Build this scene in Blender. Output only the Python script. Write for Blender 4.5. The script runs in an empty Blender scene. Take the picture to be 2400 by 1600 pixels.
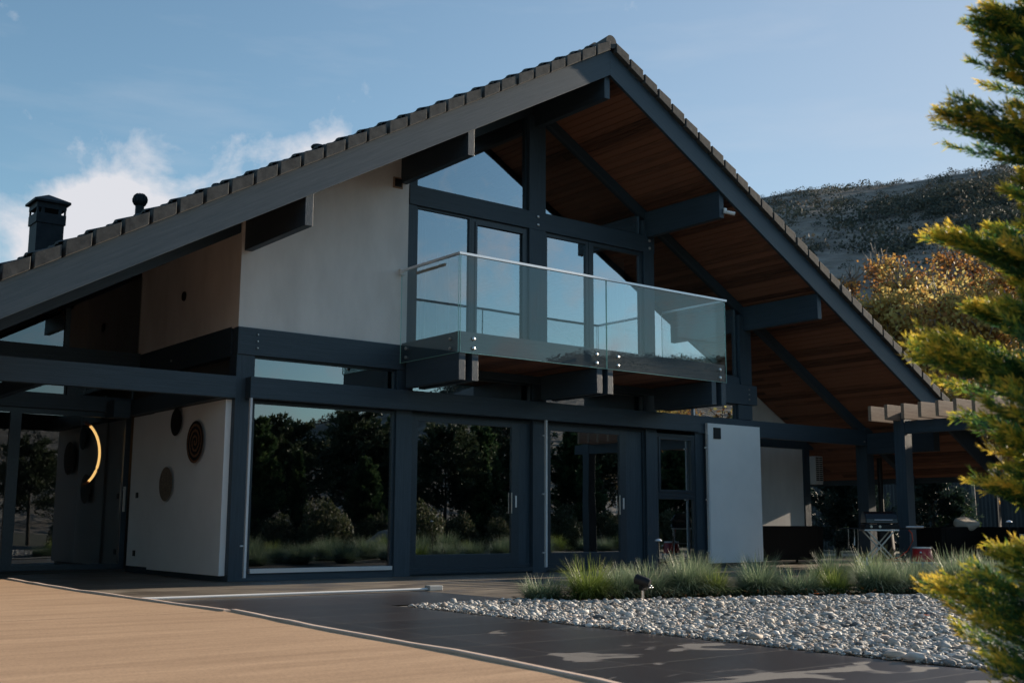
import bpy, bmesh, math, random
import numpy as np
from mathutils import Vector, Matrix
S = bpy.context.scene
C = S.collection
R = math.radians
# ------------------------------------------------------------------ camera
cam_d = bpy.data.cameras.new('camera'); cam = bpy.data.objects.new('camera', cam_d); C.objects.link(cam)
yaw, pit, rol = R(38.009), R(9.038), R(0.2405)
fw = Vector((math.sin(yaw)*math.cos(pit), math.cos(yaw)*math.cos(pit), math.sin(pit)))
ri = Vector((math.cos(yaw), -math.sin(yaw), 0)); up = ri.cross(fw)
r2 = ri*math.cos(rol)+up*math.sin(rol); u2 = up*math.cos(rol)-ri*math.sin(rol)
M = Matrix(((r2.x, u2.x, -fw.x, 0), (r2.y, u2.y, -fw.y, 0), (r2.z, u2.z, -fw.z, .84), (0, 0, 0, 1)))
cam.matrix_world = M
cam_d.sensor_width = 36; cam_d.lens = 2669.5/2400*36
cam_d.clip_start = .1; cam_d.clip_end = 3000
cam_d.dof.use_dof = True; cam_d.dof.focus_distance = 11.0; cam_d.dof.aperture_fstop = 4.5
S.camera = cam
S.render.resolution_x = 1024; S.render.resolution_y = 682
# ------------------------------------------------------------------ light
SUN_AZ, SUN_EL = 94.3, 16.5
EXPO = 0.81
SKY = 0.11
sd = bpy.data.lights.new('sun', 'SUN'); sd.energy = 5.0; sd.angle = R(.5); sd.color = (1, .84, .66)
so = bpy.data.objects.new('sun', sd); C.objects.link(so)
sdir = Vector((math.sin(R(SUN_AZ))*math.cos(R(SUN_EL)), math.cos(R(SUN_AZ))*math.cos(R(SUN_EL)), math.sin(R(SUN_EL))))
so.rotation_euler = sdir.to_track_quat('Z', 'Y').to_euler(); so.location = (60, 0, 30)
S.view_settings.view_transform = 'Standard'; S.view_settings.look = 'None'
S.view_settings.exposure = EXPO; S.view_settings.gamma = 1
W = bpy.data.worlds.new('World'); S.world = W; W.use_nodes = True
def build_world():
    nt = W.node_tree; nt.nodes.clear(); N = nt.nodes.new; L = nt.links.new
    out = N('ShaderNodeOutputWorld'); bg = N('ShaderNodeBackground'); bg.inputs[1].default_value = SKY
    sky = N('ShaderNodeTexSky'); sky.sky_type = 'NISHITA'; sky.sun_disc = False
    sky.sun_elevation = R(SUN_EL); sky.sun_rotation = R(SUN_AZ); sky.altitude = 300
    sky.air_density = 1.0; sky.dust_density = .5; sky.ozone_density = 2.6
    tc = N('ShaderNodeTexCoord')
    cov = None
    def math_(op, a, b=None, clamp=False):
        m = N('ShaderNodeMath'); m.operation = op; m.use_clamp = clamp
        for i, v in enumerate((a, b)):
            if v is None: continue
            if isinstance(v, (int, float)): m.inputs[i].default_value = v
            else: L(v, m.inputs[i])
        return m.outputs[0]
    nz = N('ShaderNodeTexNoise'); nz.inputs['Scale'].default_value = 15; nz.inputs['Detail'].default_value = 10
    nz.inputs['Roughness'].default_value = .60; nz.inputs['Distortion'].default_value = .3
    L(tc.outputs['Generated'], nz.inputs['Vector'])
    # cumulus banks: (azimuth, elevation, radius in degrees, amount)
    for az, el, rad, amt in ((17.6, 13.3, 3.1, .60), (19.0, 16.4, 1.8, .22), (13.0, 13.0, 3.0, .17), (24.2, 16.8, 2.6, .33), (28.4, 18.0, 1.8, .27), (16, 9.5, 4.5, .24), (140, 9, 14, .22), (160, 7, 10, .22)):
        d = (math.sin(R(az))*math.cos(R(el)), math.cos(R(az))*math.cos(R(el)), math.sin(R(el)))
        vd = N('ShaderNodeVectorMath'); vd.operation = 'DISTANCE'; L(tc.outputs['Generated'], vd.inputs[0]); vd.inputs[1].default_value = d
        g = math_('DIVIDE', vd.outputs['Value'], R(rad)); g = math_('MULTIPLY', g, g); g = math_('MULTIPLY', g, -1.0)
        g = math_('EXPONENT', g); g = math_('MULTIPLY', g, amt)
        cov = g if cov is None else math_('ADD', cov, g)
    c = math_('ADD', nz.outputs[0], cov); c = math_('SUBTRACT', c, .68); c = math_('MULTIPLY', c, 4.2, True)
    # thin cirrus
    mp = N('ShaderNodeMapping'); mp.inputs['Scale'].default_value = (2.2, 2.2, 12); mp.inputs['Rotation'].default_value = (0, .12, 0); L(tc.outputs['Generated'], mp.inputs[0])
    n2 = N('ShaderNodeTexNoise'); n2.inputs['Scale'].default_value = 2.2; n2.inputs['Detail'].default_value = 6; n2.inputs['Roughness'].default_value = .55
    L(mp.outputs[0], n2.inputs['Vector'])
    ci = math_('SUBTRACT', n2.outputs[0], .53); ci = math_('MULTIPLY', ci, .55, True)
    tot = math_('MAXIMUM', c, ci)
    mix = N('ShaderNodeMix'); mix.data_type = 'RGBA'; L(tot, mix.inputs[0])
    tn = N('ShaderNodeMix'); tn.data_type = 'RGBA'; tn.blend_type = 'MULTIPLY'; tn.inputs[0].default_value = 1; L(sky.outputs[0], tn.inputs[6]); tn.inputs[7].default_value = (.90, .955, .85, 1); 
    vd = N('ShaderNodeVectorMath'); vd.operation = 'DISTANCE'; L(tc.outputs['Generated'], vd.inputs[0]); vd.inputs[1].default_value = (math.sin(R(68))*math.cos(R(12)), math.cos(R(68))*math.cos(R(12)), math.sin(R(12)))
    g = math_('DIVIDE', vd.outputs['Value'], R(27)); g = math_('MULTIPLY', g, g); g = math_('EXPONENT', math_('MULTIPLY', g, -1.0)); g = math_('MULTIPLY', g, .55)
    vm = N('ShaderNodeMix'); vm.data_type = 'RGBA'; L(g, vm.inputs[0]); L(tn.outputs[2], vm.inputs[6]); kv = 1/SKY/(2**EXPO); vm.inputs[7].default_value = (kv*.46, kv*.47, kv*.56, 1); L(vm.outputs[2], mix.inputs[6])
    k = .80/SKY/(2**EXPO); mix.inputs[7].default_value = (k*.93, k*.94, k*1.0, 1)
    L(mix.outputs[2], bg.inputs[0]); L(bg.outputs[0], out.inputs[0])
build_world()
# ------------------------------------------------------------------ helpers
def tag(o, label=None, cat=None, group=None, kind=None):
    if label: o['label'] = label
    if cat: o['category'] = cat
    if group: o['group'] = group
    if kind: o['kind'] = kind
    return o
def empty(name, loc, label, cat, group=None, rz=0):
    o = bpy.data.objects.new(name, None); C.objects.link(o); o.location = loc; o.rotation_euler = (0, 0, rz)
    o.empty_display_size = .2
    return tag(o, label, cat, group)
def root_loc(p):
    v = Vector((0, 0, 0))
    while p: v += p.location; p = p.parent
    return v
class MB:
    """collects shapes for one mesh, in world coordinates"""
    def __init__(s): s.v = []; s.f = []
    def add(s, vs, fs):
        n = len(s.v); s.v += [tuple(v) for v in vs]; s.f += [tuple(i+n for i in f) for f in fs]; return s
    def box(s, x0, x1, y0, y1, z0, z1):
        return s.add([(x0,y0,z0),(x1,y0,z0),(x1,y1,z0),(x0,y1,z0),(x0,y0,z1),(x1,y0,z1),(x1,y1,z1),(x0,y1,z1)],
                     [(0,3,2,1),(4,5,6,7),(0,1,5,4),(1,2,6,5),(2,3,7,6),(3,0,4,7)])
    def prism_y(s, pts, y0, y1):       # polygon in XZ (counter-clockwise seen from -Y)
        n = len(pts); v = [(x, y0, z) for x, z in pts]+[(x, y1, z) for x, z in pts]
        f = [tuple(range(n)), tuple(range(2*n-1, n-1, -1))]+[(i, i+n, (i+1) % n+n, (i+1) % n) for i in range(n)]
        return s.add(v, f)
    def prism_x(s, pts, x0, x1):       # polygon in YZ
        n = len(pts); v = [(x0, y, z) for y, z in pts]+[(x1, y, z) for y, z in pts]
        f = [tuple(range(n-1, -1, -1)), tuple(range(n, 2*n))]+[(i, (i+1) % n, (i+1) % n+n, i+n) for i in range(n)]
        return s.add(v, f)
    def tube(s, pts, rad, n=8, caps=True):
        pts = [Vector(p) for p in pts]; rr = rad if isinstance(rad, (list, tuple)) else [rad]*len(pts)
        vs = []; fs = []
        for i, p in enumerate(pts):
            d = (pts[min(i+1, len(pts)-1)]-pts[max(i-1, 0)]).normalized()
            a = d.cross(Vector((0, 0, 1)) if abs(d.z) < .9 else Vector((1, 0, 0))).normalized(); b = d.cross(a)
            for k in range(n):
                t = 2*math.pi*k/n; vs.append(p+(a*math.cos(t)+b*math.sin(t))*rr[i])
        for i in range(len(pts)-1):
            for k in range(n):
                fs.append((i*n+k, i*n+(k+1) % n, (i+1)*n+(k+1) % n, (i+1)*n+k))
        if caps: fs.append(tuple(range(n-1, -1, -1))); fs.append(tuple(range((len(pts)-1)*n, len(pts)*n)))
        return s.add(vs, fs)
    def lathe(s, prof, c, n=20, axis='z', frm=None):
        vs = []; fs = []
        for r, h in prof:
            for k in range(n):
                t = 2*math.pi*k/n; x, y = r*math.cos(t), r*math.sin(t)
                p = Vector((x, y, h)) if axis == 'z' else (Vector((x, h, y)) if axis == 'y' else Vector((h, x, y)))
                if frm: p = frm @ p
                vs.append(p+Vector(c))
        for i in range(len(prof)-1):
            for k in range(n): fs.append((i*n+k, i*n+(k+1) % n, (i+1)*n+(k+1) % n, (i+1)*n+k))
        fs.append(tuple(range(n-1, -1, -1))); fs.append(tuple(range((len(prof)-1)*n, len(prof)*n)))
        return s.add(vs, fs)
    def ball(s, c, r, n=10, sc=(1, 1, 1)):
        prof = [(max(r*math.sin(math.pi*i/n), 1e-4), -r*math.cos(math.pi*i/n)) for i in range(n+1)]
        m = Matrix.Diagonal(sc); return s.lathe(prof, c, n=2*n, frm=m)
    def obox(s, p0, p1, w, h, upv=(0, 0, 1)):   # a beam from p0 to p1
        p0 = Vector(p0); p1 = Vector(p1); d = (p1-p0).normalized(); a = d.cross(Vector(upv)).normalized(); b = a.cross(d)
        vs = [p+a*i*w/2+b*j*h/2 for p in (p0, p1) for i, j in ((-1, -1), (1, -1), (1, 1), (-1, 1))]
        return s.add(vs, [(0, 3, 2, 1), (4, 5, 6, 7), (0, 1, 5, 4), (1, 2, 6, 5), (2, 3, 7, 6), (3, 0, 4, 7)])
    def build(s, name, mat, parent=None, bevel=0, smooth=False, fixn=False):
        me = bpy.data.meshes.new(name); off = root_loc(parent) if parent else Vector((0, 0, 0))
        me.from_pydata([tuple(Vector(v)-off) for v in s.v], [], s.f); me.materials.append(mat)
        bm = bmesh.new(); bm.from_mesh(me); bmesh.ops.recalc_face_normals(bm, faces=bm.faces); bm.to_mesh(me); bm.free()
        if smooth:
            me.polygons.foreach_set('use_smooth', [True]*len(me.polygons))
            if hasattr(me, 'set_sharp_from_angle'): me.set_sharp_from_angle(angle=R(40))
        o = bpy.data.objects.new(name, me); C.objects.link(o)
        if parent: o.parent = parent
        if bevel:
            b = o.modifiers.new('bevel', 'BEVEL'); b.width = bevel; b.segments = 2; b.limit_method = 'ANGLE'; b.angle_limit = R(40)
        return o
def colx(px, y):      # x of the point of the photograph's column px that lies at depth y
    dd = M.to_3x3() @ Vector(((px-1200)/2669.5, -.156, -1)); return y*dd.x/dd.y
def B(*a): return MB().box(*a)
def recentre(o):
    """move a top-level mesh's origin to its base"""
    co = np.empty(len(o.data.vertices)*3); o.data.vertices.foreach_get('co', co); co = co.reshape(-1, 3)
    c = (co.min(0)+co.max(0))/2; c[2] = co[:, 2].min(); co -= c; o.data.vertices.foreach_set('co', co.ravel()); o.location = Vector(c)
    return o
def poly_sheet(name, pts, z, mat, kind='structure'):
    me = bpy.data.meshes.new(name); me.from_pydata([(x, y, z) for x, y in pts], [], [tuple(range(len(pts)))]); me.materials.append(mat)
    o = bpy.data.objects.new(name, me); C.objects.link(o); o['kind'] = kind
    return o
def mesh_np(name, V, F, mat, parent=None, attr=None, smooth=False):
    """V (n,3) verts, F (m,k) faces of equal size"""
    me = bpy.data.meshes.new(name); V = np.ascontiguousarray(V, dtype=np.float32); F = np.ascontiguousarray(F, dtype=np.int32); m, k = F.shape
    me.vertices.add(len(V)); me.vertices.foreach_set('co', V.ravel())
    me.loops.add(m*k); me.loops.foreach_set('vertex_index', F.ravel())
    me.polygons.add(m); me.polygons.foreach_set('loop_start', np.arange(0, m*k, k, dtype=np.int32)); me.polygons.foreach_set('loop_total', np.full(m, k, dtype=np.int32))
    if smooth: me.polygons.foreach_set('use_smooth', np.ones(m, dtype=bool))
    me.update(calc_edges=True)
    if attr is not None:
        a = me.attributes.new('tint', 'FLOAT', 'POINT'); a.data.foreach_set('value', np.ascontiguousarray(attr, dtype=np.float32))
    me.materials.append(mat)
    o = bpy.data.objects.new(name, me); C.objects.link(o)
    if parent: o.parent = parent
    return o
# ------------------------------------------------------------------ materials
def mat(name, col=(.5, .5, .5), rough=.6, metal=0, spec=.5):
    m = bpy.data.materials.new(name); m.use_nodes = True; b = m.node_tree.nodes['Principled BSDF']
    b.inputs['Base Color'].default_value = (*col, 1); b.inputs['Roughness'].default_value = rough
    b.inputs['Metallic'].default_value = metal; b.inputs['Specular IOR Level'].default_value = spec
    return m
def nodes(m): return m.node_tree.nodes, m.node_tree.links, m.node_tree.nodes['Principled BSDF']
def noisy(m, c1, c2, scale=(1, 1, 1), ns=5, detail=6, rough=None, bump=0, bdist=.01, lo=.35, hi=.65, coord='Object', nr=.6, bscale=None, rot=None):
    N, L, b = nodes(m)
    tc = N.new('ShaderNodeTexCoord'); mp = N.new('ShaderNodeMapping'); mp.inputs['Scale'].default_value = scale
    if rot:
        m0 = N.new('ShaderNodeMapping'); m0.inputs['Rotation'].default_value = rot; L.new(tc.outputs[coord], m0.inputs[0]); L.new(m0.outputs[0], mp.inputs[0])
    else: L.new(tc.outputs[coord], mp.inputs[0])
    nz = N.new('ShaderNodeTexNoise'); nz.inputs['Scale'].default_value = ns; nz.inputs['Detail'].default_value = detail; nz.inputs['Roughness'].default_value = nr
    L.new(mp.outputs[0], nz.inputs['Vector'])
    cr = N.new('ShaderNodeValToRGB'); cr.color_ramp.elements[0].position = lo; cr.color_ramp.elements[1].position = hi
    cr.color_ramp.elements[0].color = (*c1, 1); cr.color_ramp.elements[1].color = (*c2, 1)
    L.new(nz.outputs[0], cr.inputs[0]); L.new(cr.outputs[0], b.inputs['Base Color'])
    if rough:
        mr = N.new('ShaderNodeMapRange'); mr.inputs[3].default_value = rough[0]; mr.inputs[4].default_value = rough[1]; mr.inputs[1].default_value = lo; mr.inputs[2].default_value = hi
        L.new(nz.outputs[0], mr.inputs[0]); L.new(mr.outputs[0], b.inputs['Roughness'])
    if bump:
        src = nz.outputs[0]
        if bscale:
            n2 = N.new('ShaderNodeTexNoise'); n2.inputs['Scale'].default_value = bscale; n2.inputs['Detail'].default_value = 4; L.new(mp.outputs[0], n2.inputs['Vector']); src = n2.outputs[0]
        bp = N.new('ShaderNodeBump'); bp.inputs['Strength'].default_value = bump; bp.inputs['Distance'].default_value = bdist
        L.new(src, bp.inputs['Height']); L.new(bp.outputs[0], b.inputs['Normal'])
    return m
def paint(name, scale, rot=None):
    return noisy(mat(name, rough=.5, spec=.45), (.019, .038, .055), (.045, .070, .095), scale=scale, ns=6, detail=8, rough=(.42, .6), bump=.8 if not rot else .35, bdist=.006, lo=.3, hi=.7, nr=.72, rot=rot)
P_X = paint('dark paint on boards along the facade', (.25, 6, 6)); P_Z = paint('dark paint on upright boards', (5, 5, .3)); P_Y = paint('dark paint on boards into depth', (6, .25, 6))
P_R = paint('dark paint on left rake', (.25, 6, 6), (0, R(29.3), 0)); P_R2 = paint('dark paint on right rake', (.25, 6, 6), (0, R(-29.3), 0))
FRAME = noisy(mat('dark aluminium frame', rough=.38, spec=.5), (.016, .031, .045), (.025, .042, .058), ns=30, detail=3)
PLASTER = noisy(mat('pale plaster', rough=.9, spec=.2), (.66, .64, .62), (.78, .76, .74), scale=(1, 1, .4), ns=1.6, detail=8, bump=.6, bdist=.006, bscale=90)
PLASTER2 = noisy(mat('white cladding panel', rough=.8, spec=.25), (.80, .81, .81), (.84, .85, .85), ns=2, detail=4, bump=.5, bdist=.005, bscale=70)
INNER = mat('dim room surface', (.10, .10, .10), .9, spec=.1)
STEEL = mat('brushed steel', (.62, .62, .62), .28, 1); ALU = mat('pale aluminium', (.75, .76, .78), .35, .6)
WHITE = mat('white plastic', (.75, .75, .74), .4); BLACK = mat('black plastic', (.010, .011, .013), .5, spec=.3)
DARKM = noisy(mat('dark coated steel', rough=.6, spec=.2), (.009, .014, .019), (.018, .024, .030), ns=8)
RAILW = mat('pale rail', (.6, .63, .66), .4)
SLATE = noisy(mat('dark concrete roof tile', rough=.75, spec=.3), (.038, .040, .041), (.092, .092, .090), ns=7, detail=9, bump=.5, bdist=.006, nr=.7)
def glass_mat(name, refl, tint, rough=0.0, trans=(.5, .55, .58), pw_=3.0):
    m = bpy.data.materials.new(name); m.use_nodes = True; N, L = m.node_tree.nodes, m.node_tree.links; N.clear()
    o = N.new('ShaderNodeOutputMaterial'); mx = N.new('ShaderNodeMixShader'); g = N.new('ShaderNodeBsdfGlossy'); t = N.new('ShaderNodeBsdfTransparent')
    g.inputs['Color'].default_value = (*tint, 1); g.inputs['Roughness'].default_value = rough; t.inputs['Color'].default_value = (*trans, 1)
    lw = N.new('ShaderNodeLayerWeight'); lw.inputs[0].default_value = .5
    mr = N.new('ShaderNodeMapRange'); mr.inputs[3].default_value = refl; mr.inputs[4].default_value = 1.0
    pw = N.new('ShaderNodeMath'); pw.operation = 'POWER'; pw.inputs[1].default_value = pw_
    L.new(lw.outputs['Facing'], pw.inputs[0]); L.new(pw.outputs[0], mr.inputs[0])
    tc = N.new('ShaderNodeTexCoord'); nz = N.new('ShaderNodeTexNoise'); nz.inputs['Scale'].default_value = .9; nz.inputs['Detail'].default_value = 1
    bp = N.new('ShaderNodeBump'); bp.inputs['Strength'].default_value = .5; bp.inputs['Distance'].default_value = .004
    L.new(tc.outputs['Object'], nz.inputs['Vector']); L.new(nz.outputs[0], bp.inputs['Height']); L.new(bp.outputs[0], g.inputs['Normal'])
    L.new(mr.outputs[0], mx.inputs[0]); L.new(t.outputs[0], mx.inputs[1]); L.new(g.outputs[0], mx.inputs[2]); L.new(mx.outputs[0], o.inputs[0])
    return m
GLASS = glass_mat('coated window glass', .08, (.84, .93, 1.0), pw_=.75); BALGLASS = glass_mat('clear balcony glass', .06, (.9, 1, .97), trans=(.88, .92, .915))
EDGE = mat('green glass edge', (.25, .5, .45), .15, spec=.8)
# soffit boards
def wood_soffit():
    m = mat('red brown soffit boards', rough=.6, spec=.3); N, L, b = nodes(m)
    tc = N.new('ShaderNodeTexCoord'); mp = N.new('ShaderNodeMapping'); mp.inputs['Scale'].default_value = (14, .7, 14); L.new(tc.outputs['Object'], mp.inputs[0])
    nz = N.new('ShaderNodeTexNoise'); nz.inputs['Scale'].default_value = 2; nz.inputs['Detail'].default_value = 8; nz.inputs['Distortion'].default_value = 1.2; L.new(mp.outputs[0], nz.inputs['Vector'])
    ge = N.new('ShaderNodeNewGeometry')
    ad = N.new('ShaderNodeMath'); ad.operation = 'MULTIPLY_ADD'; L.new(ge.outputs['Random Per Island'], ad.inputs[0]); ad.inputs[1].default_value = .85; L.new(nz.outputs[0], ad.inputs[2])
    cr = N.new('ShaderNodeValToRGB'); e = cr.color_ramp.elements; e[0].position = .35; e[1].position = 1.0
    e[0].color = (.018, .010, .008, 1); e[1].color = (.265, .120, .072, 1); L.new(ad.outputs[0], cr.inputs[0]); L.new(cr.outputs[0], b.inputs['Base Color'])
    bp = N.new('ShaderNodeBump'); bp.inputs['Strength'].default_value = .4; bp.inputs['Distance'].default_value = .003; L.new(nz.outputs[0], bp.inputs['Height']); L.new(bp.outputs[0], b.inputs['Normal'])
    return m
SOFF = wood_soffit()
LIGHTWOOD = noisy(mat('weathered pergola timber', rough=.75, spec=.3), (.22, .145, .10), (.37, .26, .185), scale=(.5, 6, 6), ns=5, detail=9, bump=.5, bdist=.004, nr=.7)
def leaf_mat(name, stops, rough=.5, trans=.35, noise=None):
    m = bpy.data.materials.new(name); m.use_nodes = True; N, L = m.node_tree.nodes, m.node_tree.links; b = N['Principled BSDF']; out = N['Material Output']
    at = N.new('ShaderNodeAttribute'); at.attribute_name = 'tint'
    cr = N.new('ShaderNodeValToRGB'); e = cr.color_ramp.elements
    while len(e) < len(stops): e.new(.5)
    for i, (p, c) in enumerate(stops): e[i].position = p; e[i].color = (*c, 1)
    L.new(at.outputs['Fac'], cr.inputs[0]); L.new(cr.outputs[0], b.inputs['Base Color']); b.inputs['Roughness'].default_value = rough; b.inputs['Specular IOR Level'].default_value = .35
    t = N.new('ShaderNodeBsdfTranslucent'); L.new(cr.outputs[0], t.inputs['Color']); mx = N.new('ShaderNodeMixShader'); mx.inputs[0].default_value = trans
    L.new(b.outputs[0], mx.inputs[1]); L.new(t.outputs[0], mx.inputs[2]); L.new(mx.outputs[0], out.inputs[0])
    return m
BARK = noisy(mat('bark', rough=.9), (.05, .04, .03), (.13, .105, .085), scale=(3, 3, .6), ns=8, bump=.8, bdist=.02)
# ================================================================== GROUND
def deck_mat():
    m = noisy(mat('tan composite decking', rough=.7, spec=.3), (.375, .24, .145), (.55, .365, .228), scale=(.35, 3.2, 1), ns=2.2, detail=9, nr=.62, bump=.35, bdist=.002, bscale=160, lo=.3, hi=.7)
    N, L, b = nodes(m)
    n5 = N.new('ShaderNodeTexNoise'); n5.inputs['Scale'].default_value = 70; n5.inputs['Detail'].default_value = 5; n5.inputs['Roughness'].default_value = .7
    t5 = N.new('ShaderNodeTexCoord'); L.new(t5.outputs['Object'], n5.inputs['Vector']); r5 = N.new('ShaderNodeMapRange'); r5.inputs[1].default_value = .3; r5.inputs[2].default_value = .55; r5.inputs[3].default_value = .72; r5.inputs[4].default_value = 1.03; L.new(n5.outputs[0], r5.inputs[0])
    m5 = N.new('ShaderNodeMix'); m5.data_type = 'RGBA'; m5.blend_type = 'MULTIPLY'; m5.inputs[0].default_value = 1; oc = b.inputs['Base Color'].links[0].from_socket; L.new(oc, m5.inputs[6]); L.new(r5.outputs[0], m5.inputs[7]); L.new(m5.outputs[2], b.inputs['Base Color'])
    # fine grooves running with the boards
    tc = N.new('ShaderNodeTexCoord'); sx = N.new('ShaderNodeSeparateXYZ'); L.new(tc.outputs['Object'], sx.inputs[0])
    w = N.new('ShaderNodeMath'); w.operation = 'MULTIPLY'; w.inputs[1].default_value = 2*math.pi/.012; L.new(sx.outputs['Y'], w.inputs[0])
    s = N.new('ShaderNodeMath'); s.operation = 'SINE'; L.new(w.outputs[0], s.inputs[0])
    bp = N.new('ShaderNodeBump'); bp.inputs['Strength'].default_value = .25; bp.inputs['Distance'].default_value = .001; L.new(s.outputs[0], bp.inputs['Height'])
    old = b.inputs['Normal'].links[0].from_socket; L.new(old, bp.inputs['Normal']); L.new(bp.outputs[0], b.inputs['Normal'])
    return m
DECK = deck_mat()
def paving_mat(name, wetlo, wethi, dry, wet, y0, pitch, wetlim, rough_wet=.32):
    m = mat(name, rough=.6); N, L, b = nodes(m)
    tc = N.new('ShaderNodeTexCoord'); sx = N.new('ShaderNodeSeparateXYZ'); L.new(tc.outputs['Object'], sx.inputs[0])
    def M_(op, a, c=None, clamp=False):
        n = N.new('ShaderNodeMath'); n.operation = op; n.use_clamp = clamp
        for i, v in enumerate((a, c)):
            if v is None: continue
            if isinstance(v, (int, float)): n.inputs[i].default_value = v
            else: L.new(v, n.inputs[i])
        return n.outputs[0]
    # joints
    j = M_('SUBTRACT', sx.outputs['Y'], y0); j = M_('DIVIDE', j, pitch); j = M_('FRACT', j); j = M_('SUBTRACT', j, .5); j = M_('ABSOLUTE', j); j = M_('GREATER_THAN', j, .5-.0045/pitch)
    k = M_('SUBTRACT', sx.outputs['X'], 4.95); k = M_('DIVIDE', k, pitch*2); k = M_('FRACT', k); k = M_('SUBTRACT', k, .5); k = M_('ABSOLUTE', k); k = M_('GREATER_THAN', k, .5-.0012/pitch)
    jj = M_('MAXIMUM', j, k)
    mp = N.new('ShaderNodeMapping'); mp.inputs['Scale'].default_value = (.85, 1.5, 1); L.new(tc.outputs['Object'], mp.inputs[0])
    n1 = N.new('ShaderNodeTexNoise'); n1.inputs['Scale'].default_value = 1.5; n1.inputs['Detail'].default_value = 2.5; n1.inputs['Roughness'].default_value = .45; n1.inputs['Distortion'].default_value = .8; L.new(mp.outputs[0], n1.inputs['Vector'])
    nf = N.new('ShaderNodeTexNoise'); nf.inputs['Scale'].default_value = 9; nf.inputs['Detail'].default_value = 6; L.new(tc.outputs['Object'], nf.inputs['Vector'])
    dist = M_('MULTIPLY', M_('SUBTRACT', 5.3, sx.outputs['Y']), wetlim)      # drier towards the near corner
    w = M_('ADD', n1.outputs[0], dist); w = M_('SUBTRACT', w, wetlo); w = M_('MULTIPLY', M_('ADD', w, M_('MULTIPLY', M_('SUBTRACT', nf.outputs[0], .5), .035)), 1/(wethi-wetlo), True)   # 1 = dry
    n2 = N.new('ShaderNodeTexNoise'); n2.inputs['Scale'].default_value = 55; n2.inputs['Detail'].default_value = 6; L.new(tc.outputs['Object'], n2.inputs['Vector'])
    n3 = N.new('ShaderNodeTexNoise'); n3.inputs['Scale'].default_value = 1.1; n3.inputs['Detail'].default_value = 8; L.new(tc.outputs['Object'], n3.inputs['Vector'])
    mx = N.new('ShaderNodeMix'); mx.data_type = 'RGBA'; mx.inputs[6].default_value = (*wet, 1); mx.inputs[7].default_value = (*dry, 1); L.new(w, mx.inputs[0])
    var = N.new('ShaderNodeMix'); var.data_type = 'RGBA'; var.blend_type = 'MULTIPLY'; var.inputs[0].default_value = .75; L.new(mx.outputs[2], var.inputs[6])
    vr = N.new('ShaderNodeMapRange'); vr.inputs[1].default_value = .3; vr.inputs[2].default_value = .7; vr.inputs[3].default_value = .55; vr.inputs[4].default_value = 1.35
    s = M_('ADD', M_('MULTIPLY', n2.outputs[0], .5), M_('MULTIPLY', n3.outputs[0], .5)); L.new(s, vr.inputs[0])
    fy = M_('FLOOR', M_('DIVIDE', M_('SUBTRACT', sx.outputs['Y'], y0), pitch)); fx_ = M_('FLOOR', M_('DIVIDE', M_('SUBTRACT', sx.outputs['X'], 4.95), pitch*2)); cb = N.new('ShaderNodeCombineXYZ'); L.new(fx_, cb.inputs[0]); L.new(fy, cb.inputs[1])
    wn = N.new('ShaderNodeTexWhiteNoise'); wn.noise_dimensions = '2D'; L.new(cb.outputs[0], wn.inputs[0]); L.new(M_('MULTIPLY', vr.outputs[0], M_('ADD', M_('MULTIPLY', wn.outputs[0], .45), .78)), var.inputs[7])
    jm = N.new('ShaderNodeMix'); jm.data_type = 'RGBA'; L.new(jj, jm.inputs[0]); L.new(var.outputs[2], jm.inputs[6]); jm.inputs[7].default_value = (.19, .165, .145, 1)
    L.new(jm.outputs[2], b.inputs['Base Color'])
    rg = N.new('ShaderNodeMapRange'); rg.inputs[3].default_value = rough_wet; rg.inputs[4].default_value = .75; L.new(w, rg.inputs[0]); L.new(rg.outputs[0], b.inputs['Roughness'])
    bp = N.new('ShaderNodeBump'); bp.inputs['Strength'].default_value = .5; bp.inputs['Distance'].default_value = .002; L.new(n2.outputs[0], bp.inputs['Height']); L.new(bp.outputs[0], b.inputs['Normal'])
    return m
PAVE = paving_mat('dark paving, wet in places', .60, .63, (.115, .107, .10), (.034, .026, .025), 3.71, .70, .035)
TERR = paving_mat('brown grey terrace tiles', .35, .65, (.17, .145, .115), (.10, .082, .066), 12.1, .70, 0, .45)
SOIL = noisy(mat('soil', rough=.95), (.03, .024, .018), (.07, .055, .04), ns=14, bump=.8, bdist=.03)
GRAVB = noisy(mat('gravel bed base', rough=.95), (.06, .055, .05), (.17, .16, .15), ns=60, bump=1, bdist=.02)
FIELD = noisy(mat('rough ground', rough=.95), (.045, .04, .025), (.11, .10, .055), ns=1.3, detail=10, bump=.8, bdist=.1)
def ring_ground():
    V = [(0, 0, -.03)]; F = []
    for i, r in enumerate((12, 30, 46)):
        for k in range(72): t = 2*math.pi*k/72; V.append((r*math.sin(t), r*math.cos(t), -.03))
    for k in range(72): F.append((0, 1+(k+1) % 72, 1+k))
    for i in range(2):
        for k in range(72): a = 1+i*72; F.append((a+k, a+(k+1) % 72, a+72+(k+1) % 72, a+72+k))
    me = bpy.data.meshes.new('ground'); me.from_pydata(V, [], F); me.materials.append(FIELD)
    o = bpy.data.objects.new('ground', me); C.objects.link(o); o['kind'] = 'structure'
ring_ground()
poly_sheet('paving', [(2.5, -3), (6.4, -3), (6.4, 10.19), (8.05, 10.19), (8.05, 12.1), (2.5, 12.1)], 0, PAVE)
poly_sheet('terrace', [(-1.6, 12.1), (8.05, 12.1), (8.05, 10.19), (30, 10.19), (30, 20.5), (-1.6, 20.5)], 0, TERR)
poly_sheet('gravel_bed', [(6.4, -3), (24, -3), (24, 10.19), (6.4, 10.19)], -.012, GRAVB)
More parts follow.
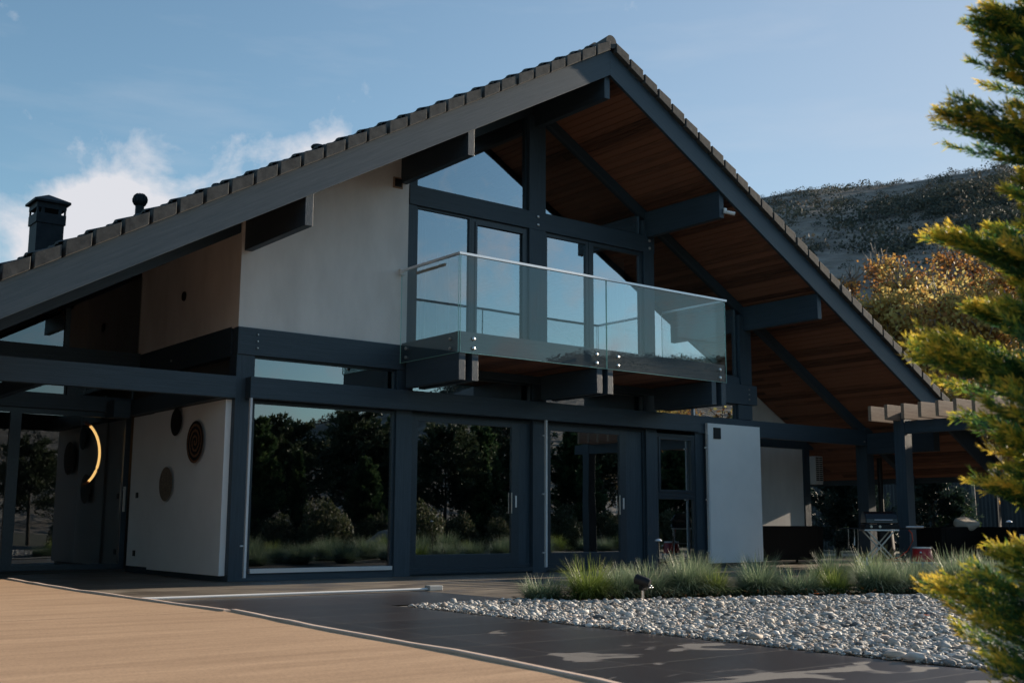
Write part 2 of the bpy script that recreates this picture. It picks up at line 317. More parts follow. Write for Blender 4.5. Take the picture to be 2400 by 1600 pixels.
poly_sheet('planting_bed', [(8.05, 10.1), (8.2, 9.55), (9.4, 9.15), (10.7, 8.7), (11.9, 8.2), (13.0, 7.65), (16.5, 6.2), (24, 3.5), (24, 6.5), (19.5, 9.3), (15.5, 10.9), (12.5, 11.7), (9.5, 11.2), (8.3, 10.6)], .006, SOIL)
EDGING = noisy(mat('pale edging strip', rough=.6), (.54, .40, .31), (.68, .53, .43), scale=(6, .5, 6), ns=4)
DZ = .218      # the tan deck stands a step above the paving
K1 = [(3.49, 13.24), (3.458, 12.48), (3.42, 10.73), (3.475, 9.08), (3.515, 7.712)]
K2 = [(3.56, 7.708), (3.384, 5.915), (3.32, 4.67), (3.233, 3.80), (3.129, 3.17), (3.0, 2.3), (2.9, -3)]
def prism_z(pts, z0, z1):
    n = len(pts); return MB().add([(x, y, z0) for x, y in pts]+[(x, y, z1) for x, y in pts], [tuple(range(n)), tuple(range(n, 2*n))]+[(i, (i+1) % n, (i+1) % n+n, i+n) for i in range(n)])
prism_z([(-1.6, 7.735), (-1.6, 13.3)]+[(x-.02, y) for x, y in K1[:-1]]+[(3.47, 7.735)], -.02, DZ).build('deck', DECK)['kind'] = 'structure'
prism_z([(-1.6, 7.725), (3.54, 7.725)]+[(x-.02, y) for x, y in K2[1:]]+[(-1.6, -3)], -.02, DZ).build('deck', DECK)['kind'] = 'structure'
def kerb(name, pts, w, h):
    m = MB(); rnd = random.Random(3); P = []
    for (x0, y0), (x1, y1) in zip(pts[:-1], pts[1:]):
        n = max(2, int(abs(y1-y0)/.35))
        for i in range(n): t = i/n; P.append((x0+(x1-x0)*t+rnd.uniform(-.004, .004), y0+(y1-y0)*t, DZ+h+rnd.uniform(-.003, .003)))
    P.append((*pts[-1], DZ+h))
    vs = []; fs = []
    for x, y, z in P: vs += [(x-w, y, .0), (x-w, y, z-.004), (x-w+.006, y, z), (x, y, z-.002), (x, y, 0)]
    for i in range(len(P)-1):
        for k in range(4): a = i*5+k; fs.append((a, a+1, a+6, a+5))
    fs += [(0, 1, 2, 3, 4), tuple(len(vs)-5+k for k in range(5))]
    o = m.add(vs, fs).build(name, EDGING); o['kind'] = 'structure'
kerb('deck_edging', K1, .052, .013)
kerb('deck_edging', K2, .045, .014)
# ================================================================== HOUSE
TN = .5612                                     # roof slope
RX = 12.6; YF = 15.39; YR = 13.45; YB = 27.0; XL, XR = 1.6, 24.25
def zb(x): return 8.335-abs(x-RX)*TN           # barge bottom
def zs(x): return zb(x)+.11                    # soffit underside
house = empty('house', (12.6, 15.39, 0), 'dark post and beam house with a steep tiled gable roof, glass balcony and tall windows', 'house')
H = lambda mb, name, m, **k: mb.build(name, m, house, **k)
# roof body, barge boards, soffit
for sgn, xe, pm in ((-1, XL, P_R), (1, XR, P_R2)):
    # deck under the tiles (sits on top of the soffit boards)
    pts = [(RX, zs(RX)+.03), (RX, zb(RX)+.43), (xe, zb(xe)+.43), (xe, zs(xe)+.03)]
    H(MB().prism_y(pts, YR+.06, YB+.8), 'roof_deck', P_X)
    pts = [(RX, zb(RX)), (RX, zb(RX)+.445), (xe, zb(xe)+.445), (xe, zb(xe))]
    m = MB().prism_y(pts, YR, YR+.055)
    H(m, 'barge_board', pm, bevel=.004)
    # back edge fascia at eave
    H(MB().box(min(xe, xe+sgn*.04), max(xe, xe+sgn*.04), YR+.06, YB+.8, zb(xe)-.0, zb(xe)+.45), 'eave_fascia', P_Y)
    # soffit boards, each a strip along Y
    m = MB(); c = math.sqrt(1+TN*TN); w = .132; n = int(abs(xe-RX)*c/w)
    rnd = random.Random(5)
    for i in range(n):
        xa = RX+sgn*(i*w+.009)/c; xb = RX+sgn*((i+1)*w-.009)/c; y = YR+.075
        # boards are 2 to 4 m long
        ends = [y]
        while ends[-1] < YB+.7: ends.append(min(YB+.75, ends[-1]+rnd.uniform(2.2, 4.2)))
        for ya, yb in zip(ends[:-1], ends[1:]):
            d = rnd.uniform(-.0015, .0015)
            m.add([(xa, ya+.001, zs(xa)+d), (xb, ya+.001, zs(xb)+d), (xb, yb-.001, zs(xb)+d), (xa, yb-.001, zs(xa)+d), (xa, ya+.001, zs(xa)+.025), (xb, ya+.001, zs(xb)+.025), (xb, yb-.001, zs(xb)+.025), (xa, yb-.001, zs(xa)+.025)],
                  [(0, 3, 2, 1), (4, 5, 6, 7), (0, 1, 5, 4), (1, 2, 6, 5), (2, 3, 7, 6), (3, 0, 4, 7)])
    H(m, 'soffit', SOFF)
# tiles: overlapping courses, verge tiles with a deep side
def tiles():
    for sgn, xe in ((-1, XL), (1, XR)):
        m = MB(); vm = MB(); pitch = .335; n = int(abs(xe-RX)/pitch)+1; rnd = random.Random(8+sgn)
        z0 = 8.965
        for i in range(n):
            xa = RX+sgn*(i*pitch+.06); xb = xa+sgn*(pitch+.02)
            za = z0-abs(xa-RX)*TN-.035; zb_ = z0-abs(xb-RX)*TN+.030
            j = rnd.uniform(-.004, .004)
            yv = YR-.09+rnd.uniform(-.004, .004)
            # verge tile: hollow L: top slab + side skirt
            g = .016
            xs, xt = xa+sgn*g, xb-sgn*g*3
            lo = lambda x: zb(x)+.437
            vm.add([(xs, yv, lo(xs)+.008), (xt, yv, lo(xt)+.008), (xt, yv, zb_+j), (xs, yv, za+j),
                    (xs, yv+.15, lo(xs)+.008), (xt, yv+.15, lo(xt)+.008), (xt, yv+.15, zb_+j), (xs, yv+.15, za+j)],
                   [(0, 1, 2, 3), (7, 6, 5, 4), (0, 4, 5, 1), (1, 5, 6, 2), (2, 6, 7, 3), (3, 7, 4, 0)])
            # course profile along Y: shallow interlocking waves
            ys = []; y = YR+.062
            vs = []; fs = []; k = 0
            while y < YB+.85:
                for dy, dz in ((0, 0), (.05, .022), (.10, .022), (.15, 0), (.28, -.004)): ys.append((y+dy, dz))
                y += .30
            for yy, dz in ys: vs += [(xa, yy, za+dz), (xb, yy, zb_+dz), (xb, yy, zb_+dz-.03)]
            for q in range(len(ys)-1):
                a = q*3; fs += [(a, a+1, a+4, a+3), (a+1, a+2, a+5, a+4)]
            m.add(vs, fs)
        H(m, 'roof_tiles', SLATE); H(vm, 'verge_tiles', SLATE, bevel=.006)
tiles()
m = MB()
y = YR-.06; i = 0
while y < YB+.8:
    m.tube([(RX-.02, y, 8.905), (RX-.02, y+.42, 8.885)], [.118, .10], n=24); y += .38
H(m, 'ridge_cap', SLATE, smooth=True)
# purlins
for x, zl in ((7.06, 4.80), (9.76, 6.345), (12.587, 7.935), (15.40, 6.335), (18.17, 4.785)):
    ht = .40; top = min(zs(x-.06), zs(x+.06))-.003
    H(B(x-.06, x+.06, 13.515, 15.6, zl, top), 'purlin', P_Y, bevel=.004)
# sloping rafters in the gable plane and further back
for sgn, xe in ((-1, XL+.1), (1, XR-.1)):
    for yy, dd in ((15.42, .20), (20.6, .2)):
        pts = [(RX, zs(RX)-.004-dd), (RX, zs(RX)-.004), (xe, zs(xe)-.004), (xe, zs(xe)-.004-dd)]
        H(MB().prism_y(pts, yy+.013, yy+.15), 'rafter', P_R if sgn < 0 else P_R2)
# posts on the gable grid
PX = {'a': (6.95, 7.23), 'b': (9.70, 10.0), 'c': (12.50, 12.80), 'd': (15.25, 15.54), 'e': (17.90, 18.33)}
for k, (x0, x1) in PX.items():
    H(B(x0, x1, 15.39, 15.63, 0, 2.60), 'post', P_Z, bevel=.004)
    if k != 'e': H(B(x0, x1, 15.39, 15.63, 2.60, 3.25), 'post', P_Z)
H(B(17.90, 18.33, 15.395, 15.62, 2.945, 3.24), 'post', P_Z)
H(B(9.86, 10.03, 15.40, 15.6, 3.66, 6.7), 'post', P_Z, bevel=.003)
H(B(12.41, 12.79, 15.385, 15.62, 3.66, 8.15), 'post', P_Z, bevel=.004)
H(B(15.25, 15.53, 15.385, 15.62, 3.66, 6.66), 'post', P_Z, bevel=.004)
H(B(17.98, 18.33, 15.38, 15.62, 3.66, 5.1), 'post', P_Z, bevel=.004)
# horizontal beams
H(B(7.10, 16.56, 15.21, 15.388, 2.605, 2.915), 'beam', P_X, bevel=.004)
H(B(16.561, 22.18, 15.37, 15.50, 2.595, 2.935), 'beam', P_X, bevel=.004)
H(B(6.945, 18.46, 15.365, 15.52, 3.252, 3.655), 'beam', P_X, bevel=.004)
H(B(9.87, 15.54, 15.378, 15.50, 6.03, 6.35), 'beam', P_X, bevel=.004)
H(B(15.53, 18.0, 15.41, 15.5, 3.655, 3.80), 'beam', P_X)
# left entrance: front beam, side beam, beams of the recessed wall
H(B(1.2, 6.93, 15.33, 15.46, 2.60, 2.918), 'beam', P_X, bevel=.004)
H(B(1.2, 1.45, 15.34, 15.6, 0, 2.60), 'post', P_Z)
H(B(6.72, 6.86, 15.47, 19.2, 2.60, 2.84), 'beam', P_Y)
H(B(6.96, 7.1, 15.64, 19.4, 3.25, 3.685), 'beam', P_Y)
H(B(6.97, 7.1, 15.64, 19.4, 2.60, 2.93), 'beam', P_Y)
H(B(1.2, 6.95, 19.33, 19.5, 2.66, 2.90), 'beam', P_X)
H(B(1.2, 6.95, 19.33, 19.5, 3.30, 3.70), 'beam', P_X)
for x in (1.2, 5.76, 3.4): H(B(x, x+.13, 19.35, 19.5, 2.90, 3.30), 'post', P_Z)
H(B(6.42, 6.7, 18.95, 19.32, 2.55, 2.83), 'beam', P_X)
for x in (4.35, 2.1): H(B(x, x+.12, 15.47, 19.32, 2.66, 2.86), 'beam', P_Y)
# upper plaster wall and side wall
def gable_poly(x0, x1, z0, top=-.20):
    p = [(x0, z0), (x1, z0), (x1, zs(x1)+top)]
    if x0 < RX < x1: p.append((RX, zs(RX)+top))
    p.append((x0, zs(x0)+top)); return p
H(MB().prism_y(gable_poly(6.955, 9.858, 3.657, -.02), 15.392, 15.62), 'wall', PLASTER)
H(B(6.957, 7.15, 15.622, 19.5, 3.687, zs(6.95)-.02), 'wall', PLASTER)
H(MB().box(9.545, 9.725, 15.372, 15.391, 6.245, 6.425), 'wall_vent', LIGHTWOOD)
H(MB().box(9.568, 9.702, 15.366, 15.371, 6.268, 6.402), 'vent_mesh', BLACK)
H(MB().lathe([(.075, 0), (.08, .02)], (6.935, 17.5, 4.43), axis='x'), 'wall_vent', BLACK)
# ground floor side wall of the entrance
H(B(6.86, 6.95, 15.50, 18.29, .08, 2.592), 'wall_panel', PLASTER2, bevel=.003)
H(B(6.955, 7.1, 15.64, 19.5, 0, 2.598), 'wall', P_Z)
H(B(6.90, 6.954, 18.292, 19.33, .11, 2.592), 'wall_panel', PLASTER2)
for z in (1.27, .32): H(B(6.885, 6.899, 18.93, 19.02, z-.045, z+.045), 'wall_socket', BLACK)
# right hand panel and the wall of the covered terrace
H(B(16.86, 18.43, 15.30, 15.365, .085, 2.80), 'wall_panel', PLASTER2, bevel=.003)
H(B(16.87, 18.40, 15.37, 15.6, 0, 2.594), 'wall', P_Z)
H(B(17.02, 17.22, 15.275, 15.298, 2.50, 2.72), 'wall_light', BLACK, bevel=.004)
# terrace back wall
H(MB().prism_y([(18.4, 0), (22.5, 0), (22.5, 2.62), (18.4, 2.62)], 17.40, 17.6), 'wall', PLASTER)
H(MB().prism_y([(18.4, 2.93), (22.5, 2.93), (22.5, zs(22.5)-.01), (18.4, zs(18.4)-.01)], 17.402, 17.6), 'wall', PLASTER)
H(B(18.4, 22.9, 17.37, 17.63, 2.622, 2.928), 'beam', P_X)
H(B(22.502, 22.72, 17.36, 17.62, 0, 2.62), 'post', P_Z)
H(B(18.35, 18.45, 15.63, 17.39, 0, 5.0), 'wall', P_Z)
# corner post of the covered terrace
H(B(22.181, 22.45, 15.375, 15.66, 0, 3.0), 'post', P_Z, bevel=.004)
H(B(22.2, 22.43, 13.7, 15.36, 2.40, 2.86), 'beam', P_Y)
# ---- windows
def pane(parent, pts, y, name='pane'):
    m = MB(); n = len(pts); m.add([(x, y, z) for x, z in pts], [tuple(range(n))]); return m.build(name, GLASS, parent)
def frame_box(m, x0, x1, z0, z1, y0, y1, w):
    m.box(x0, x0+w, y0, y1, z0, z1).box(x1-w, x1, y0, y1, z0, z1).box(x0+w, x1-w, y0+.001, y1-.001, z1-w, z1).box(x0+w, x1-w, y0+.001, y1-.001, z0, z0+w)
def window(x0, x1, z0, z1, w=.06, y=15.43, d=.07, name='window', sash=0, label=None):
    m = MB(); frame_box(m, x0, x1, z0, z1, y, y+d, w)
    f = H(m, name, FRAME, bevel=.003)
    if sash:
        s = MB(); frame_box(s, x0+w+.004, x1-w-.004, z0+w+.004, z1-w-.004, y-.012, y+.05, sash); s.build('sash', FRAME, f, bevel=.003); w += sash
    pane(f, [(x0+w, z0+w), (x1-w, z0+w), (x1-w, z1-w), (x0+w, z1-w)], y+.035)
    return f
# ground floor
window(7.23, 9.70, .11, 2.60, .05)
H(B(7.27, 9.66, 15.36, 15.43, .112, .172), 'window_sill', ALU)
f = window(10.0, 12.54, .10, 2.60, .05); 
def slider(x0, x1, z0, z1, y, handle_x, fixed):
    m = MB(); w = .10
    m.box(x0, x0+w, y, y+.06, z0, z1).box(x1-w*1.6, x1, y, y+.06, z0, z1).box(x0+w, x1-w*1.6, y+.001, y+.059, z1-w, z1).box(x0+w, x1-w*1.6, y+.001, y+.059, z0, z0+w*2)
    f = H(m, 'sliding_door', FRAME, bevel=.003)
    pane(f, [(x0+w, z0+w*2), (x1-w*1.6, z0+w*2), (x1-w*1.6, z1-w), (x0+w, z1-w)], y+.03)
    MB().box(handle_x-.018, handle_x+.018, y-.012, y-.001, 1.10, 1.30).build('handle', ALU, f, bevel=.003)
    MB().box(handle_x-.10, handle_x-.09, y-.02, y-.001, 1.0, 1.35).build('pull_bar', STEEL, f)
bpy.data.objects.remove(f.children[0]); bpy.data.objects.remove(f)
m = MB(); frame_box(m, 10.0, 12.54, .10, 2.60, 15.44, 15.56, .05); H(m, 'door_frame', FRAME)
slider(9.98+.07, 12.24, .13, 2.56, 15.45, 12.17, 1)
H(B(12.245, 12.49, 15.47, 15.53, .15, 2.55), 'door_post', P_Z)
m = MB(); frame_box(m, 12.80, 15.25, .10, 2.60, 15.44, 15.56, .05); H(m, 'door_frame', FRAME)
slider(12.85, 14.78, .13, 2.56, 15.45, 14.70, 1)
H(B(14.785, 15.2, 15.47, 15.53, .15, 2.55), 'door_post', P_Z)
H(B(9.99, 16.7, 15.395, 15.44, .03, .099), 'threshold', FRAME)
H(B(7.23, 9.70, 15.40, 15.60, 0, .109), 'plinth', P_X); H(B(10.0, 12.5, 15.45, 15.60, 0, .098), 'plinth', P_X); H(B(12.8, 15.25, 15.45, 15.60, 0, .098), 'plinth', P_X); H(B(15.54, 16.86, 15.45, 15.60, 0, .098), 'plinth', P_X)
window(15.545, 16.62, 1.36, 2.55, .06, sash=.05)
window(15.545, 16.62, .13, 1.355, .055)
H(B(16.62, 16.86, 15.42, 15.6, .0, 2.6), 'post', P_Z)
# clerestory strip between the two long beams
for a, b in ((7.231, 9.699), (10.001, 12.499), (12.801, 15.249), (15.541, 17.899)):
    f = window(a, b, 2.918, 3.25, .03, y=15.44)
    if a > 15: MB().box(16.62, 16.65, 15.438, 15.47, 2.95, 3.22).build('glazing_bar', ALU, f)
# upper floor: left bay
window(10.03, 11.16, 3.68, 6.03, .04)
window(11.16, 12.41, 3.68, 6.03, .10, sash=.0)
m = MB(); frame_box(m, 11.24, 12.33, 3.74, 5.96, 15.415, 15.45, .045); H(m, 'sash', FRAME)
window(12.79, 13.86, 3.68, 6.03, .07, sash=0); window(13.90, 15.25, 3.68, 6.03, .08)
H(B(13.86, 13.90, 15.42, 15.5, 3.68, 6.03), 'mullion', FRAME)
# gable lights
def gable_light(x0, x1, z0, w=.04):
    yy = 15.46
    t = lambda x: zs(x)-.204
    m = MB(); m.box(x0, x0+w, yy, yy+.06, z0, t(x0)).box(x1-w, x1, yy, yy+.06, z0, t(x1)).box(x0+w, x1-w, yy+.001, yy+.059, z0, z0+w)
    f = H(m, 'gable_window', FRAME); pane(f, [(x0+w, z0+w), (x1-w, z0+w), (x1-w, t(x1-w)), (x0+w, t(x0+w))], yy+.03)
gable_light(10.03, 12.41, 6.352); gable_light(12.79, 15.25, 6.352); gable_light(15.53, 17.98, 3.80)
# recessed entrance glazing
def rec(x0, x1, z0, z1, w=.06, name='entrance_window'):
    m = MB(); frame_box(m, x0, x1, z0, z1, 19.40, 19.47, w); f = H(m, name, FRAME); pane(f, [(x0+w, z0+w), (x1-w, z0+w), (x1-w, z1-w), (x0+w, z1-w)], 19.435); return f
rec(1.33, 3.40, .05, 2.66); rec(3.40, 5.0, .05, 2.66, .08); f = rec(5.0, 6.88, .05, 2.66, .09, 'entrance_door')
MB().box(6.80, 6.83, 19.34, 19.38, 1.0, 1.42).box(6.80, 6.83, 19.38, 19.40, 1.35, 1.38).build('handle', STEEL, f)
rec(1.33, 3.40, 2.90, 3.30, .02); rec(3.53, 5.76, 2.90, 3.30, .02); rec(5.89, 6.9, 2.90, 3.30, .02)
m = MB().box(5.68, 5.76, 19.40, 19.47, 3.70, zs(5.7)-.21); f = H(m, 'gable_window', FRAME)
pane(f, [(1.3+3, 3.70), (5.68, 3.70), (5.68, zs(5.68)-.2), (4.3, zs(4.3)-.2)], 19.435)
pane(f, [(5.76, 3.70), (6.95, 3.70), (6.95, zs(6.95)-.2), (5.76, zs(5.76)-.2)], 19.435)
# pale rails on stand-offs
def rail(x, z0, z1, zz, side=-1):
    f = H(B(x-.018, x+.018, 15.16, 15.205, z0, z1), 'rail', RAILW, bevel=.003)
    for z in zz: MB().tube([(x+side*.075, 15.19, z), (x+side*.02, 15.19, z)], .014, n=10).build('standoff', STEEL, f, smooth=True)
rail(7.10, .06, 2.60, (.5,)); rail(12.62, .10, 2.60, (.34, 1.33, 2.33)); rail(16.72, .09, 2.56, (.3, 1.3, 2.3))
# bolts
def bolts(pts, r=.028, nrm='y', parent=None, name='bolt'):
    for x, y, z in pts:
        if nrm == 'y': MB().lathe([(r, 0), (r, -.018), (r*.55, -.026)], (x, y, z), 12, 'y').build(name, STEEL, parent or house, smooth=True)
        else: MB().lathe([(r, 0), (r, -.018), (r*.55, -.026)], (x, y, z), 12, 'x').build(name, STEEL, parent or house, smooth=True)
bolts([(12.60, 15.377, 6.27), (12.60, 15.377, 6.12), (15.40, 15.377, 6.27), (15.40, 15.377, 6.12)])
bolts([(7.25, 15.363, z) for z in (3.36, 3.46, 3.56)]+[(18.2, 15.363, z) for z in (3.36, 3.46, 3.56)], .014)
bolts([(22.1, 15.367, 2.68)], .02)
bolts([(6.955, 17.9, 3.42), (6.955, 17.9, 3.1)], .02, 'x')
# ---- interior: dark rooms behind the glass
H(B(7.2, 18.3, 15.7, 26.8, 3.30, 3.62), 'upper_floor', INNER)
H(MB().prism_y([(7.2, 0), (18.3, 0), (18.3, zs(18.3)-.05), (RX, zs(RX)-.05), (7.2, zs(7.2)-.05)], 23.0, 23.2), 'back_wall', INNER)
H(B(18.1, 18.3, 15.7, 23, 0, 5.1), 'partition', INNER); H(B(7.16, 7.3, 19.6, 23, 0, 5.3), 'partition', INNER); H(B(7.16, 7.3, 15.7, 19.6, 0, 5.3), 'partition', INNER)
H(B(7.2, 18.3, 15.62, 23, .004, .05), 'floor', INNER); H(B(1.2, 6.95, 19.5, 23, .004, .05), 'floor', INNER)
H(B(1.2, 7.1, 22.8, 23.0, 0, 5.2), 'back_wall', INNER); H(B(1.0, 1.19, 15.65, 23, 0, 1.95), 'wall', PLASTER)  # the plaster wall is unseen, added to cut light entering the recess
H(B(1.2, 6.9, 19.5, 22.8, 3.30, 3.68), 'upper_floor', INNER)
# rear body of the house
H(B(7.2, 18.3, 26.8, 27.0, 0, 5.2), 'wall', PLASTER)
# ================================================================== BALCONY
X0, X1, YB0 = 9.75, 15.66, 13.765
bal = H(B(X0+.02, X1-.02, YB0+.05, 15.36, 3.50, 3.60), 'balcony', P_X)
m = MB(); x = X0+.06
while x < X1-.15: m.box(x, x+.135, YB0+.05, 15.36, 3.375, 3.40); x += .14
m.build('soffit', SOFF, bal)
MB().box(X0, X1, YB0, YB0+.048, 3.362, 3.68).build('fascia', P_X, bal, bevel=.003)
MB().box(X0, X0+.048, YB0+.05, 15.36, 3.362, 3.68).build('fascia', P_Y, bal, bevel=.003)
MB().box(X1-.048, X1, YB0+.05, 15.36, 3.362, 3.68).build('fascia', P_Y, bal, bevel=.003)
for xa in (9.745, 9.988, 12.522, 12.762, 15.29, 15.545):
    MB().box(xa, xa+.118, 13.755, 15.205, 2.945, 3.360).build('bearer', P_Y, bal, bevel=.004)
def gpane(x0, x1, y0, y1):
    g = MB()
    if abs(y1-y0) < .01: g.add([(x0, y0, 3.358), (x1, y0, 3.358), (x1, y0, 4.85), (x0, y0, 4.85)], [(0, 1, 2, 3)]); e = MB().box(x0-.004, x0, y0-.006, y0+.006, 3.358, 4.85).box(x1, x1+.004, y0-.006, y0+.006, 3.358, 4.85).box(x0, x1, y0-.006, y0+.006, 3.352, 3.358)
    else: g.add([(x0, y0, 3.358), (x0, y1, 3.358), (x0, y1, 4.85), (x0, y0, 4.85)], [(0, 1, 2, 3)]); e = MB().box(x0-.006, x0+.006, y0-.004, y0, 3.358, 4.85).box(x0-.006, x0+.006, y1, y1+.004, 3.358, 4.85).box(x0-.006, x0+.006, y0, y1, 3.352, 3.358)
    o = g.build('glass_panel', BALGLASS, bal); e.build('glass_edge', EDGE, o)
gy = 13.735
gpane(X0, 12.716, gy, gy); gpane(12.734, X1, gy, gy); gpane(9.728, 9.728, gy+.02, 15.355); gpane(15.685, 15.685, gy+.02, 15.355)
MB().box(9.708, 15.705, gy-.022, gy+.022, 4.846, 4.885).build('handrail', ALU, bal, bevel=.003)
MB().box(9.706, 9.750, gy+.0225, 15.33, 4.846, 4.885).build('handrail', ALU, bal, bevel=.003)
MB().box(15.663, 15.703, gy+.0225, 15.33, 4.846, 4.885).build('handrail', ALU, bal, bevel=.003)
MB().box(9.69, 9.77, 15.331, 15.389, 4.80, 4.90).build('wall_bracket', WHITE, bal, bevel=.005)
MB().box(9.735, 9.765, 14.15, 14.95, 4.745, 4.785).build('rail_lamp', LIGHTWOOD, bal)
bolts([(x, gy-.002, z) for x in (9.99, 12.49, 12.97, 15.49) for z in (3.575, 3.43)], .030, 'y', bal, 'glass_clamp')
bolts([(9.724, y, z) for y in (13.95, 15.18) for z in (3.575, 3.43)], .026, 'x', bal, 'glass_clamp')
# ---- chimney and roof vents
ch = H(B(5.21, 5.66, 19.79, 20.24, 4.3, 5.93), 'chimney', DARKM, bevel=.006)
m = MB()
for x in (5.195, 5.645):
    for y in (19.775, 20.225): m.box(x, x+.03, y, y+.03, 5.93, 6.26)
m.box(5.19, 5.68, 19.77, 20.26, 5.86, 6.03).box(5.19, 5.68, 19.77, 20.26, 6.12, 6.22)
for x in (5.27, 5.55): m.box(x, x+.05, 19.775, 19.80, 6.02, 6.13).box(x, x+.05, 20.23, 20.255, 6.02, 6.13)
m.build('flue_collar', DARKM, ch)
m = MB(); c = (5.435, 20.015)
a = .30; zz = 6.22
m.add([(c[0]-a, c[1]-a, zz), (c[0]+a, c[1]-a, zz), (c[0]+a, c[1]+a, zz), (c[0]-a, c[1]+a, zz), (c[0]-a, c[1]-a, zz+.04), (c[0]+a, c[1]-a, zz+.04), (c[0]+a, c[1]+a, zz+.04), (c[0]-a, c[1]+a, zz+.04), (c[0], c[1], zz+.20)],
      [(0, 3, 2, 1), (0, 1, 5, 4), (1, 2, 6, 5), (2, 3, 7, 6), (3, 0, 4, 7), (4, 5, 8), (5, 6, 8), (6, 7, 8), (7, 4, 8)])
m.build('chimney_cap', DARKM, ch)
v = H(MB().tube([(6.32, 18, 5.2), (6.32, 18, 5.93)], .07, 16), 'roof_vent', DARKM, smooth=True)
m = MB(); m.ball((6.32, 18, 6.03), .112, 10)
for k in range(14):
    t = 2*math.pi*k/14; m.tube([(6.32+.118*math.cos(t)*math.sin(a_), 18+.118*math.sin(t)*math.sin(a_), 6.03-.118*math.cos(a_)) for a_ in (.5, .9, 1.3, 1.7, 2.1, 2.6)], .008, 5)
m.build('turbine', DARKM, v)
for x, z in ((7.66, 6.50), (9.53, 7.60)):
    v = H(MB().tube([(x, 18, z-.6), (x, 18, z)], .08, 16), 'roof_vent', DARKM, smooth=True)
    MB().lathe([(.115, 0), (.125, .03), (.1, .06), (.03, .075)], (x, 18, z-.01), 20).build('vent_cap', DARKM, v, smooth=True)
# ================================================================== WALL BASKETS AND SMALL FITTINGS
def basket_mat(name, c1, c2, spiral):
    m = mat(name, rough=.85, spec=.2); N, L, b = nodes(m)
    tc = N.new('ShaderNodeTexCoord'); sx = N.new('ShaderNodeSeparateXYZ'); L.new(tc.outputs['Object'], sx.inputs[0])
    def M_(op, a, c=None):
        n = N.new('ShaderNodeMath'); n.operation = op
        for i, v in enumerate((a, c)):
            if v is None: continue
            if isinstance(v, (int, float)): n.inputs[i].default_value = v
            else: L.new(v, n.inputs[i])
        return n.outputs[0]
    r = M_('SQRT', M_('ADD', M_('MULTIPLY', sx.outputs['Y'], sx.outputs['Y']), M_('MULTIPLY', sx.outputs['Z'], sx.outputs['Z'])))
    th = M_('ARCTAN2', sx.outputs['Z'], sx.outputs['Y'])
    s = M_('SINE', M_('ADD', M_('MULTIPLY', r, 2*math.pi/spiral), th))
    n1 = N.new('ShaderNodeTexNoise'); n1.inputs['Scale'].default_value = 45; L.new(tc.outputs['Object'], n1.inputs['Vector'])
    s = M_('ADD', M_('MULTIPLY', s, .5), M_('MULTIPLY', M_('SUBTRACT', n1.outputs[0], .5), 1.6))
    cr = N.new('ShaderNodeValToRGB'); cr.color_ramp.elements[0].position = .0; cr.color_ramp.elements[1].position = .3
    cr.color_ramp.elements[0].color = (*c1, 1); cr.color_ramp.elements[1].color = (*c2, 1); L.new(s, cr.inputs[0]); L.new(cr.outputs[0], b.inputs['Base Color'])
    return m
def basket(y, z, r, m, label, depth=.05):
    x = 6.855; prof = [(.004, 0), (r*.35, .004), (r*.75, .018), (r, depth), (r*1.02, depth+.004)]
    mb = MB(); n = 40; vs = []; fs = []
    prof = []
    for i in range(15): q = i/14; prof.append((r*q+.002, -.006-depth*(q**2)+.0035*(i % 2)))
    mb.lathe(prof, (x, y, z), n, 'x')
    o = mb.build('wall_basket', m, smooth=True); o.data.transform(Matrix.Translation((-x, -y, -z))); o.location = (x, y, z)
    tag(o, label, 'wall basket', 'woven baskets hung on the entrance wall')
basket(17.2, 2.37, .215, basket_mat('black woven straw', (.008, .009, .01), (.03, .03, .03), .03), 'small plain black woven basket, highest of three on the white entrance wall')
basket(16.42, 2.02, .315, basket_mat('black and tan woven straw', (.010, .011, .012), (.20, .10, .055), .085), 'largest wall basket, with a black and tan spiral, on the white entrance wall')
basket(17.5, 1.42, .265, basket_mat('brown speckled woven straw', (.10, .08, .062), (.36, .28, .21), .02), 'speckled brown woven basket, lowest of three on the white entrance wall')
# glowing lamp arc inside the entrance
LAMP = bpy.data.materials.new('warm glowing tube'); LAMP.use_nodes = True
lb = LAMP.node_tree.nodes['Principled BSDF']; lb.inputs['Emission Color'].default_value = (1, .55, .17, 1); lb.inputs['Emission Strength'].default_value = 1.3; lb.inputs['Base Color'].default_value = (.6, .4, .2, 1)
COPPER = mat('copper band', (.35, .16, .08), .4, .7)
def ring_lamp(c, rx, rz, a0, a1, label, lit=True, yr=.25):
    e = empty('ring_lamp', (c[0], c[1], c[2]+rz), label, 'lamp', 'curved lamps behind the entrance glass')
    P = []
    for i in range(25):
        a = R(a0+(a1-a0)*i/24); P.append((c[0]+rx*math.cos(a), c[1]+yr*math.cos(a), c[2]+rz*math.sin(a)))
    MB().tube(P, .030, 8).build('frame', COPPER, e, smooth=True)
    if lit: MB().tube([(x-.02, y-.035, z) for x, y, z in P[3:-3]], .022, 8).build('tube', LAMP, e, smooth=True)
    MB().tube([(c[0]+rx*.1, c[1], c[2]+rz), (c[0]+rx*.1, c[1], 3.28 if c[2] < 3 else 5.3)], .006, 5).build('cord', BLACK, e)
ring_lamp((6.21, 20.0, 1.98), .45, .56, -75, 80, 'glowing amber curved lamp behind the left entrance door glass')
ring_lamp((5.72, 20.2, 4.15), .30, .34, -60, 200, 'unlit copper ring lamp behind the glass above the entrance beam', False)
CURT = leaf_mat('sheer curtain', [(0, (.35, .36, .37)), (1, (.35, .36, .37))], .9, .4)
